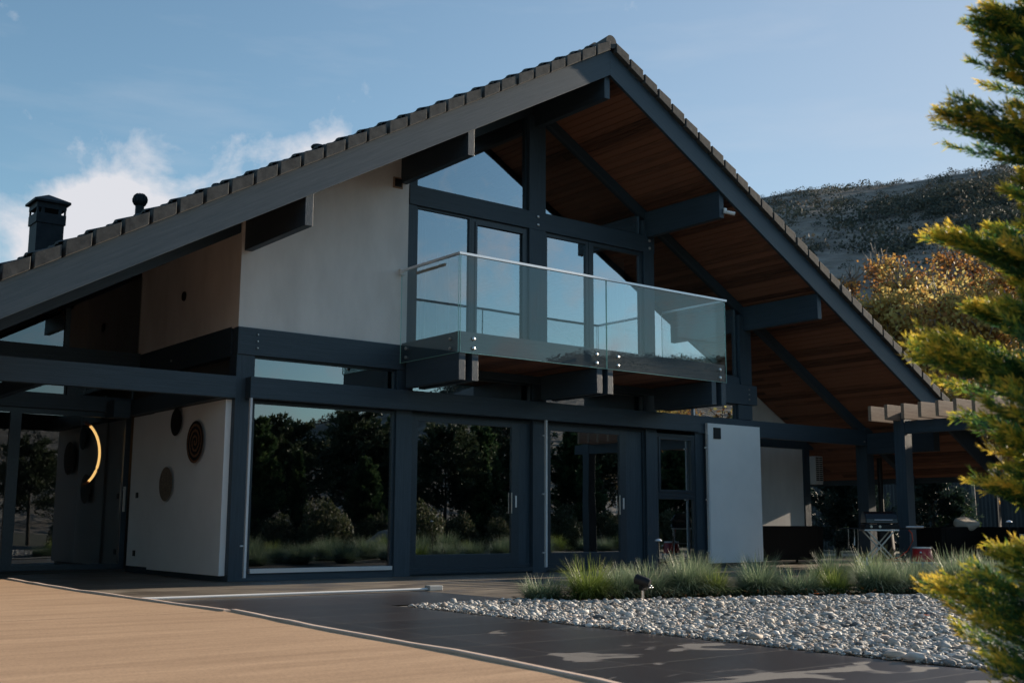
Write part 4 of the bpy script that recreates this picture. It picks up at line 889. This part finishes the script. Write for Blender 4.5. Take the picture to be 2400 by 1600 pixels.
# ---- conifers
def conifer_arrays(rng, h, r, nb, tw, lpt, leaf, lw, rise=.6, prof=lambda u: (1-u)**.75, zmin=.03, boughs=None, ztop=.97, core=.0, fan=.9, tlf=1.0):
    if boughs is None:
        u = rng.random(nb)**.8; u = zmin+(ztop-zmin)*u; az = rng.uniform(0, 2*np.pi, nb); L_ = r*prof(u)*rng.uniform(.7, 1.15, nb)+.12*r*rng.random(nb)
        O = np.stack([np.cos(az)*core, np.sin(az)*core, u*h], 1); rs = rise*(.6+.8*u)+rng.normal(0, .12, nb)
        D = np.stack([np.cos(az)*np.cos(rs), np.sin(az)*np.cos(rs), np.sin(rs)], 1)
    else:
        O, T = boughs; nb = len(O); D = T-O; L_ = np.linalg.norm(D, axis=1); D /= L_[:, None]
    curl = rng.uniform(.05, .3, nb)
    UP = np.array([0, 0, 1.]); Sd = np.cross(D, UP); Sd /= np.linalg.norm(Sd, axis=1)[:, None]+1e-9; Nn = np.cross(Sd, D)
    t = np.linspace(.12, 1, tw)[None, :]+rng.normal(0, .02, (nb, tw)); t = t.clip(.05, 1)
    ps = rng.uniform(0, 2*np.pi, (nb, tw))                       # twigs leave all round, flattened
    P = O[:, None]+D[:, None]*(L_[:, None]*t)[..., None]+UP*(curl[:, None]*L_[:, None]*t**2*.5)[..., None]
    if boughs is not None: P -= UP*(curl[:, None]*L_[:, None]*.5*t)[..., None]
    side = np.cos(ps)[..., None]*Sd[:, None]+.6*np.sin(ps)[..., None]*Nn[:, None]
    tl = (L_[:, None]*.34*(1-t)**.7+.10*np.minimum(L_[:, None], 1)+.03)*rng.uniform(.6, 1.2, (nb, tw))*tlf
    td = D[:, None]*rng.uniform(.55, 1.0, (nb, tw))[..., None]+side*fan*rng.uniform(.5, 1, (nb, tw))[..., None]+UP*.18
    td /= np.linalg.norm(td, axis=2)[..., None]
    s = np.linspace(.0, 1, lpt)[None, None, :]+rng.normal(0, .04, (nb, tw, lpt)); s = s.clip(0, 1)
    Q = P[:, :, None]+td[:, :, None]*(tl[..., None]*s)[..., None]
    ld = td[:, :, None]+rng.normal(0, .38, (nb, tw, lpt, 3)); ld /= np.linalg.norm(ld, axis=3)[..., None]
    ww = np.cross(ld, rng.normal(0, 1, ld.shape)); ww /= np.linalg.norm(ww, axis=3)[..., None]+1e-9
    ls = leaf*rng.uniform(.6, 1.3, (nb, tw, lpt))[..., None]
    A = Q; Bq = Q+ld*ls*.5+ww*lw; Cq = Q+ld*ls; Dq = Q+ld*ls*.5-ww*lw
    V = np.stack([A, Bq, Cq, Dq], 3).reshape(-1, 3)
    btint = rng.normal(0, .12, (nb, 1, 1))
    tint = np.clip(.30*t[..., None]**2+.45*s*t[..., None]+.0*s+btint+rng.normal(0, .07, s.shape), 0, 1)
    return V, np.arange(len(V)).reshape(-1, 4), np.repeat(tint.ravel(), 4)
def trunk_mesh(h, r, parent=None, name='trunk', lean=(0, 0)):
    m = MB(); m.tube([(lean[0]*t, lean[1]*t, h*t) for t in (0, .04, .3, .6, .95)], [r*1.3, r, r*.8, r*.5, r*.12], 10); return m
CON_DK = leaf_mat('blue green conifer foliage', [(0, (.010, .022, .018)), (.5, (.028, .055, .042)), (1, (.075, .115, .085))], .55, .2)
CON_GR = leaf_mat('mid green conifer foliage', [(0, (.02, .045, .02)), (.5, (.07, .13, .05)), (1, (.20, .26, .10))], .55, .25)
CON_GOLD = leaf_mat('gold tipped conifer foliage', [(0, (.012, .048, .030)), (.26, (.038, .125, .052)), (.43, (.11, .23, .045)), (.58, (.48, .46, .05)), (.78, (.88, .64, .10))], .5, .5)
PINE = leaf_mat('pine foliage', [(0, (.03, .05, .028)), (.5, (.09, .12, .06)), (1, (.24, .24, .14))], .55, .2)
def plant_conifer(arr, mt, x, y, z, s, rz, label, group, h, tr, name='conifer_tree', share=None):
    e = empty(name, (x, y, z), label, 'tree', group, rz); e.scale = (s, s, s)
    if share is None:
        V, F, t = arr; o = mesh_np('crown', V, F, mt, e, t)
        tk = trunk_mesh(h, tr); me = bpy.data.meshes.new('trunk'); me.from_pydata([tuple(v) for v in tk.v], [], tk.f); me.materials.append(BARK); k = bpy.data.objects.new('trunk', me); C.objects.link(k); k.parent = e
        return o.data, me
    for nm, me in zip(('crown', 'trunk'), share):
        o = bpy.data.objects.new(nm, me); C.objects.link(o); o.parent = e
    return share
# spruces by the fence
A1 = conifer_arrays(rng, 2.6, 1.15, 150, 16, 12, .10, .013, rise=.35, prof=lambda u: (1-u)**.9+.03)
sh1 = plant_conifer(A1, CON_DK, colx(1962, 18.9), 18.9, 0, 1.0, 0, 'blue green spruce in front of the dark fence, seen left of the corner post', 'spruces along the dark fence', 2.5, .06)
plant_conifer(A1, CON_DK, colx(2015, 18.6), 18.6, 0, .95, 2, 'blue green spruce partly hidden behind the corner post', 'spruces along the dark fence', 2.5, .06, share=sh1)
plant_conifer(A1, CON_DK, colx(2188, 16.2), 16.2, 0, .98, 4, 'dense blue green spruce between the pergola post and the long sofa', 'spruces along the dark fence', 2.5, .06, share=sh1)
plant_conifer(A1, CON_GR, colx(2246, 15.8), 15.8, 0, .60, 1, 'small loose green conifer just left of the weathered pole', 'spruces along the dark fence', 2.5, .06, share=None)
# garden reflected in the glass
A2 = conifer_arrays(rng, 5.0, 1.5, 170, 18, 12, .16, .026, rise=.5, prof=lambda u: (1-u)**.7+.05)
A3 = conifer_arrays(rng, 5.2, 1.9, 120, 20, 12, .16, .03, rise=.25, prof=lambda u: .35+.9*np.sin(np.pi*np.clip(u, 0, 1))**1.0*(1-u*.35), zmin=.28, fan=1.2)
A4 = conifer_arrays(rng, 4.0, .55, 150, 12, 12, .14, .024, rise=1.1, prof=lambda u: np.sin(np.pi*np.clip(u*.8+.15, 0, 1)))
s2 = s3 = s4 = None
g_ = 'garden trees reflected in the ground floor windows'
spots = [(2, 14.3, .8, 1.0), (3, 16.0, -.9, .98), (4, 15.4, 1.3, .95), (2, 17.6, 1.4, .72), (3, 18.9, -1.2, 1.08), (2, 20.6, -1.8, 1.05), (3, 21.6, -.2, .92), (2, 23.2, -.4, 1.0), (4, 22.2, 1.1, 1.0), (4, 24.2, 1.2, .95), (3, 25.4, -2.0, 1.1), (2, 27.3, -.2, 1.05), (3, 29.8, -1.5, 1.1), (2, 32.0, .2, 1.0), (4, 26.1, 1.6, 1.0), (3, 34.5, -1.2, 1.1), (2, 13.0, -1.2, .95), (2, 37.5, -2.0, 1.0), (3, 11.5, -3.2, .9)]
names = {2: ('green garden conifer reflected in the tall ground floor glass', 5.0), 3: ('spreading dark pine reflected in the tall ground floor glass', 4.6), 4: ('narrow upright cypress reflected in the sliding door glass', 3.9)}
cache = {}
for k, (ty, x, y, s) in enumerate(spots):
    arr, mt = {2: (A2, CON_GR), 3: (A3, PINE), 4: (A4, CON_GR)}[ty]
    cache[ty] = plant_conifer(arr, mt, x, y, 0, s*(.80 if x > 19 else .74), k*1.7, names[ty][0], g_, names[ty][1], .10, share=cache.get(ty), name={2: 'conifer_tree', 3: 'pine_tree', 4: 'cypress_tree'}[ty])
for k, (x, y) in enumerate(((-8, 5), (-8.2, 9), (-7.6, 13), (-7.8, 17), (-7.5, 21))): plant_conifer(A2, CON_GR, x, y, 0, 2.1, k, 'tall unseen conifer added left of the deck to block sky light from the entrance side wall', 'unseen conifers added left of the deck to block light', 5, .1, share=cache[2])  # out of view, added to keep sky light off the entrance side wall
plant_conifer(A2, CON_GR, 27.3, 12.15, 0, .86, 2, 'unseen green conifer added beyond the pergola to shade its post, outside the right edge of the picture', 'conifer added beyond the pergola for its shade', 5, .1, share=cache[2])  # added out of view so its shadow breaks up the sun on the post
# shrubs and a grass row at their feet
def shrub_arrays(rng, n, r, h, leaf):
    d = rng.normal(0, 1, (n, 3)); d /= np.linalg.norm(d, axis=1)[:, None]; d[:, 2] = np.abs(d[:, 2]); rr = rng.random(n)**.4
    P = d*rr[:, None]*np.array([r, r, h]); P += .08*np.sin(P[:, [1, 2, 0]]*9)
    a = rng.normal(0, 1, (n, 3)); a /= np.linalg.norm(a, axis=1)[:, None]; b_ = np.cross(a, rng.normal(0, 1, (n, 3))); b_ /= np.linalg.norm(b_, axis=1)[:, None]
    V = np.stack([P-a*leaf, P+b_*leaf*.5, P+a*leaf, P-b_*leaf*.5], 1).reshape(-1, 3)
    return V, np.arange(n*4).reshape(-1, 4), np.repeat(np.clip(rng.random(n)*.6+.3*rr, 0, 1), 4)
SHR = leaf_mat('mixed shrub leaves', [(0, (.03, .045, .02)), (.6, (.11, .13, .06)), (.9, (.26, .22, .14)), (1, (.42, .34, .28))], .6, .3)
sm = None
for k in range(22):
    x = 11.2+k*1.05; y = 2.3+.9*math.sin(k*2.1)-.04*k
    if sm is None:
        V, F, t = shrub_arrays(rng, 5200, .75, .95, .045); o = mesh_np('shrub', V, F, SHR, attr=t); sm = o.data
    else: o = bpy.data.objects.new('shrub', sm); C.objects.link(o)
    o.location = (x, y, 0); s = .8+.5*((k*37) % 10)/10; o.scale = (s, s, s*1.25); o.rotation_euler = (0, 0, k*2.2); tag(o, 'leafy garden shrub reflected low in the ground floor glass', 'shrub', 'garden shrubs reflected in the ground floor windows')
for k in range(26):
    o = bpy.data.objects.new('grass_clump', gm[k % 5]); C.objects.link(o); o.location = (11.4+k*.62, 4.5+.5*math.sin(k*1.9)-.02*k, 0); s = 1.0+.25*math.sin(k*3.3); o.scale = (s, s, s); o.rotation_euler = (0, 0, k)
    tag(o, 'grass clump reflected along the bottom of the ground floor glass', 'ornamental grass', 'grass clumps reflected in the ground floor windows')
ro = MB().ball((0, 0, 0), .5, 12, (1.3, .9, .8)); ro.v = [tuple(Vector(v)*(1+.12*math.sin(5*v[0]+3*v[1])+.08*math.sin(9*v[2]+v[0]*7))) for v in ro.v]
o = ro.build('boulder', noisy(mat('grey boulder', rough=.9), (.22, .21, .2), (.42, .4, .38), ns=4, bump=.8, bdist=.05), smooth=True); o.location = (17.0, 3.6, .25); tag(o, 'rounded grey boulder reflected in the right side of the large window', 'boulder')
# ---- golden conifer in the right foreground
def golden():
    rg = np.random.default_rng(21); base = Vector((3.42, 1.50, 0))
    e = empty('golden_conifer', tuple(base), 'large conifer with dark green foliage and golden tips filling the right edge', 'tree')
    # outline of the side facing the house: (height, reach from the stem) measured on the photograph
    ey = np.array([-150, 0, 60, 90, 150, 165, 230, 320, 400, 440, 495, 560, 600, 655, 690, 715, 745, 760, 840, 915, 1000, 1070, 1125, 1140, 1200, 1260, 1285, 1330, 1376, 1430, 1510, 1600, 1800])
    ex = np.array([2310, 2320, 2350, 2410, 2440, 2200, 2290, 2380, 2430, 2380, 2200, 2300, 2390, 2340, 2270, 2340, 2390, 2140, 2165, 2225, 2280, 2325, 2232, 2355, 2400, 2400, 2310, 2230, 2146, 2168, 2200, 2260, 2250])
    dep = 3.0; zz = .84+(1225-ey)/2669.5*dep*1.03; rr = (2640-ex)/2669.5*dep
    out = Vector((-ri.x, -ri.y, 0)) if False else -ri
    n1 = 400; yy = np.r_[rg.uniform(-150, 1800, n1-80), np.repeat([168, 495, 688, 765, 800, 1128, 1290, 1380], 10)+rg.normal(0, 9, 80)]
    reach = (np.interp(yy, ey, rr)-.035)*np.where(rg.random(n1) < .55, rg.uniform(.88, 1.02, n1), rg.uniform(.4, .9, n1)); reach[-80:] = np.interp(yy[-80:], ey, rr)*rg.uniform(.93, 1.03, 80); hz = np.interp(-yy, -ey[::-1], zz[::-1])
    da = rg.normal(0, .30, n1); da[-80:] *= .35; reach = reach/np.cos(np.clip(da, -1, 1))*np.where(np.abs(da) > .5, .9, 1)
    ox, oy = -ri.x, -ri.y; tx = reach*(ox*np.cos(da)-oy*np.sin(da)); ty = reach*(ox*np.sin(da)+oy*np.cos(da))
    T = np.stack([tx, ty, hz], 1); up_ = rg.uniform(.22, .5, n1)*reach; O = np.stack([rg.normal(0, .03, n1), rg.normal(0, .03, n1), hz-up_], 1)
    n2 = 150; a = rg.uniform(0, 6.28, n2); r_ = rg.uniform(.15, .33, n2); h_ = rg.uniform(.1, 2.9, n2)
    T = np.concatenate([T, np.stack([r_*np.cos(a), r_*np.sin(a), h_], 1)]); O = np.concatenate([O, np.stack([0*a, 0*a, h_-.3*r_], 1)])
    V, F, t = conifer_arrays(rg, 1, 1, 0, 44, 15, .024, .0017, boughs=(O, T), fan=.46, tlf=.47)
    mesh_np('crown', V, F, CON_GOLD, e, t)
    tk = trunk_mesh(3.0, .045); me = bpy.data.meshes.new('trunk'); me.from_pydata([tuple(v) for v in tk.v], [], tk.f); me.materials.append(BARK); k = bpy.data.objects.new('trunk', me); C.objects.link(k); k.parent = e
golden()
# ================================================================== HILL
AZK = [0, 30, 45, 50, 53, 57, 60, 62, 70, 78, 86, 100, 115, 125, 135, 145, 154, 165, 200, 260, 330, 360]
ELK = [5, 6, 12, 16.2, 16.6, 16.55, 16.8, 16.9, 15.5, 12, 7.5, 6.5, 7, 9, 9.5, 6.3, 4.7, 4.8, 5, 4, 4, 5]
def crest(az): return np.interp(az % 360, AZK, ELK)
_rg = np.random.default_rng(2); PH = _rg.uniform(0, 6.28, (40, 2)); KV = _rg.normal(0, 1, (40, 2)); 
def bumps(x, y):
    s = 0
    for i in range(40):
        f = .012*1.13**i; s = s+np.sin((KV[i, 0]*x+KV[i, 1]*y)*f+PH[i, 0])*(1/1.13**i)
    return s
def hill_h(x, y):
    r = np.hypot(x, y); az = np.degrees(np.arctan2(x, y)); ce = np.tan(np.radians(crest(az)))
    rc = 330.; zc = ce*rc*.985
    foot = np.clip((r-44)/(70-44), 0, 1)
    near = 7.5*foot**1.3*np.clip(ce/.3, .2, 1)
    u = np.clip((r-70)/(rc-70), 0, 1); z = near+(zc-near)*(u**.92) ; z = np.where(r > rc, zc*(1-.25*((r-rc)/120)**1.2), z)
    amp = np.clip((r-60)/120, 0, 1)
    return np.where(r < 44.5, -.6, z+bumps(x, y)*amp*.75-.35)
def hill():
    na, nr = 720, 110; az = np.linspace(0, 2*np.pi, na, endpoint=False); rr = np.concatenate([np.linspace(44, 90, 24), np.linspace(93, 420, nr-24)])
    A, Rr = np.meshgrid(az, rr); X = Rr*np.sin(A); Y = Rr*np.cos(A); Z = hill_h(X, Y)
    V = np.stack([X, Y, Z], -1).reshape(-1, 3); i, j = np.meshgrid(np.arange(nr-1), np.arange(na), indexing='ij'); j2 = (j+1) % na
    F = np.stack([i*na+j, (i+1)*na+j, (i+1)*na+j2, i*na+j2], -1).reshape(-1, 4)
    m = noisy(mat('stony hillside', rough=.95, spec=.1), (.10, .085, .07), (.33, .29, .255), ns=.09, detail=14, nr=.72, lo=.36, hi=.66, bump=1, bdist=2.0, bscale=.5)
    o = mesh_np('hill', V, F, m, smooth=True); o['kind'] = 'structure'
    n = 26000; rg = np.random.default_rng(6); az = np.radians(np.where(rg.random(n) < .72, rg.uniform(46, 66, n), rg.uniform(95, 172, n))); r = 105+225*rg.random(n)**.7
    x, y = r*np.sin(az), r*np.cos(az); dens = bumps(x*2.6+50, y*2.6); keep = rg.random(n) < np.clip(.14+.42*dens, .04, 1)
    # a few right on the crest
    x, y, r = x[keep], y[keep], r[keep]; k = len(x); kc = 45; ac = np.radians(rg.uniform(46, 66, kc)); x = np.r_[x, 329*np.sin(ac)]; y = np.r_[y, 329*np.cos(ac)]; k += kc
    z = hill_h(x, y); s = np.clip(rg.lognormal(-.05, .5, k)*1.1*(r if False else 1), .3, 2.3); L_ = 56
    d = rg.normal(0, 1, (k, L_, 3)); d /= np.linalg.norm(d, axis=2)[..., None]; d[..., 2] = np.abs(d[..., 2])
    P = np.stack([x, y, z], 1)[:, None]+d*s[:, None, None]*(rg.random((k, L_, 1))**.35)*np.array([1.15, 1.15, 1.0])
    a = rg.normal(0, 1, P.shape); a /= np.linalg.norm(a, axis=2)[..., None]; b_ = np.cross(a, rg.normal(0, 1, P.shape)); b_ /= np.linalg.norm(b_, axis=2)[..., None]
    q = .10*s[:, None, None]*rg.uniform(.6, 1.4, (k, L_, 1)); V = np.stack([P-a*q, P+b_*q, P+a*q, P-b_*q], 2).reshape(-1, 3)
    o = mesh_np('hillside_scrub', V, np.arange(len(V)).reshape(-1, 4), leaf_mat('dry hillside scrub', [(0, (.032, .046, .042)), (.5, (.065, .070, .056)), (.8, (.13, .10, .075)), (1, (.22, .19, .15))], .8, .15), attr=np.repeat(np.repeat(np.clip(rg.beta(1.4, 2.4, k), 0, 1), L_), 4)); o['kind'] = 'stuff'
hill()
# ================================================================== AUTUMN TREES
AUT = leaf_mat('autumn leaves', [(0, (.04, .02, .013)), (.22, (.14, .055, .022)), (.45, (.33, .15, .045)), (.7, (.47, .32, .09)), (1, (.56, .48, .18))], .55, .5)
TWIG = noisy(mat('grey twigs', rough=.9), (.07, .055, .045), (.36, .32, .28), ns=2)
def autumn_arrays(seed, h, leaves, dens, bare=.3, hue=.5):
    rd = random.Random(seed); m = MB(); ends = []
    def grow(p, d, L_, r, lv):
        q = p+d*L_; mid = (p+q)/2+Vector((rd.uniform(-1, 1), rd.uniform(-1, 1), 0))*L_*.06
        m.tube([p, mid, q], [max(r, .022), max(r*.85, .018), max(r*.7, .014)], 5 if lv < 2 else 3, caps=False)
        if lv >= 2: ends.append((mid, lv)); 
        if lv == 5: ends.append((q, lv)); return
        for k in range(3 if lv < 3 else 2+(rd.random() < .45)):
            nd = (d+Vector((rd.gauss(0, .48), rd.gauss(0, .48), rd.gauss(.16, .25)))).normalized(); grow(q if k == 0 or lv > 0 else mid, nd, L_*rd.uniform(.62, .86), r*.62, lv+1)
    for s in range(2 if seed % 2 else 1): grow(Vector((s*.3, 0, 0)), Vector((rd.gauss(0, .12), rd.gauss(0, .12), 1)).normalized(), h*.26, h*.016, 0)
    rg = np.random.default_rng(seed); E = np.array([tuple(e[0]) for e in ends]); top = E[:, 2].max()
    keep = rg.random(len(E)) < dens*np.where(E[:, 2] > top*.86, bare, 1.0); E = E[keep]; n = max(3, int(leaves/len(E)))
    P = E[:, None]+rg.normal(0, .17*h/7, (len(E), n, 3)); ct = np.clip(hue+.40*(E[:, 2]/top-.6)+rg.normal(0, .15, len(E)), 0, 1)
    ls = .060*rg.uniform(.6, 1.35, (len(E), n, 1))*h/7
    a = rg.normal(0, 1, P.shape); a /= np.linalg.norm(a, axis=2)[..., None]; b_ = np.cross(a, rg.normal(0, 1, P.shape)); b_ /= np.linalg.norm(b_, axis=2)[..., None]
    V = np.stack([P-a*ls, P+b_*ls*.7, P+a*ls, P-b_*ls*.7], 2).reshape(-1, 3)
    return m, V, np.repeat(np.clip(np.repeat(ct, n)+rg.normal(0, .07, len(E)*n), 0, 1), 4)
protos = []
for sd_, hh, lv, dn, ba, hu in ((1, 7.5, 13000, .8, .2, .66), (2, 6.5, 11000, .75, .3, .36), (3, 7.0, 12000, .8, .2, .50), (4, 6.0, 5500, .5, .05, .35)):
    m, V, t = autumn_arrays(sd_, hh, lv, dn, ba, hu); me = bpy.data.meshes.new('trunk'); me.from_pydata([tuple(v) for v in m.v], [], m.f); me.materials.append(TWIG)
    o = mesh_np('crown', V, np.arange(len(V)).reshape(-1, 4), AUT, attr=t); protos.append((o.data, me)); bpy.data.objects.remove(o)
def autumn(k, x, y, s, rz, label, group='autumn trees on the slope behind the fence', dz=0):
    z = max(float(hill_h(np.array([x]), np.array([y]))[0]), -.03)-.1+dz; e = empty('autumn_tree', (x, y, z), label, 'tree', group, rz); e.scale = (s, s, s)
    for nm, me in zip(('crown', 'trunk'), protos[k]): o = bpy.data.objects.new(nm, me); C.objects.link(o); o.parent = e
def at(px, d, py=None):       # point on the photo's column px at horizontal distance d
    dd = M.to_3x3() @ Vector(((px-1200)/2669.5, 0, -1)); dd.z = 0; dd.normalize(); return dd.x*d, dd.y*d
for k, (ty, px, d, s, lab) in enumerate(((3, 1960, 66, 1.35, 'thin nearly bare autumn tree just right of the roof edge'), (1, 2035, 64, 1.3, 'low orange brown autumn tree beside the nearly bare one'), (2, 2100, 62, 1.2, 'orange and yellow autumn tree left of the tall yellow one'),
        (0, 2185, 60, 1.28, 'tall yellow autumn tree with a forked dark trunk, highest in the middle'), (0, 2275, 58, 1.22, 'tall yellow and gold autumn tree half covered by the conifer'), (2, 2360, 58, 1.3, 'orange autumn tree behind the conifer at the right edge'), (1, 2150, 52, .95, 'rusty orange autumn tree in front of the tall yellow one'),
        (1, 2060, 54, .8, 'small rusty autumn tree low beside the roof tiles'), (2, 2230, 50, .9, 'copper leaved autumn tree below the tall yellow ones'), (3, 2000, 56, .9, 'leafless brown thicket tree low behind the roof edge'), (1, 2310, 50, 1.0, 'brown orange autumn tree low behind the conifer'), (3, 2110, 70, 1.4, 'tall pale bare topped tree behind the orange ones'), (3, 2235, 68, 1.45, 'pale bare topped tree behind the tall yellow one'), (1, 2400, 52, 1.0, 'brown autumn tree hidden at the right border'), (3, 2180, 47, .65, 'low twiggy autumn bush just above the pergola'), (1, 2120, 47, .55, 'low orange autumn bush just above the roof end'), (2, 2260, 46, .7, 'low copper autumn bush behind the pergola'))):
    x, y = at(px, d); autumn(ty, x, y, s*(1.38 if d > 55 else 1.1), k*1.9, lab)
for k, (x, y) in enumerate(((39.5, -.6), (42.5, -2.6), (37.2, -6.0), (40.5, -8.5))): autumn((0, 2)[k % 2], x, y, 1.2, k+.5, 'yellow autumn tree reflected in the high window strip and the narrow window', 'autumn trees reflected in the right hand windows')
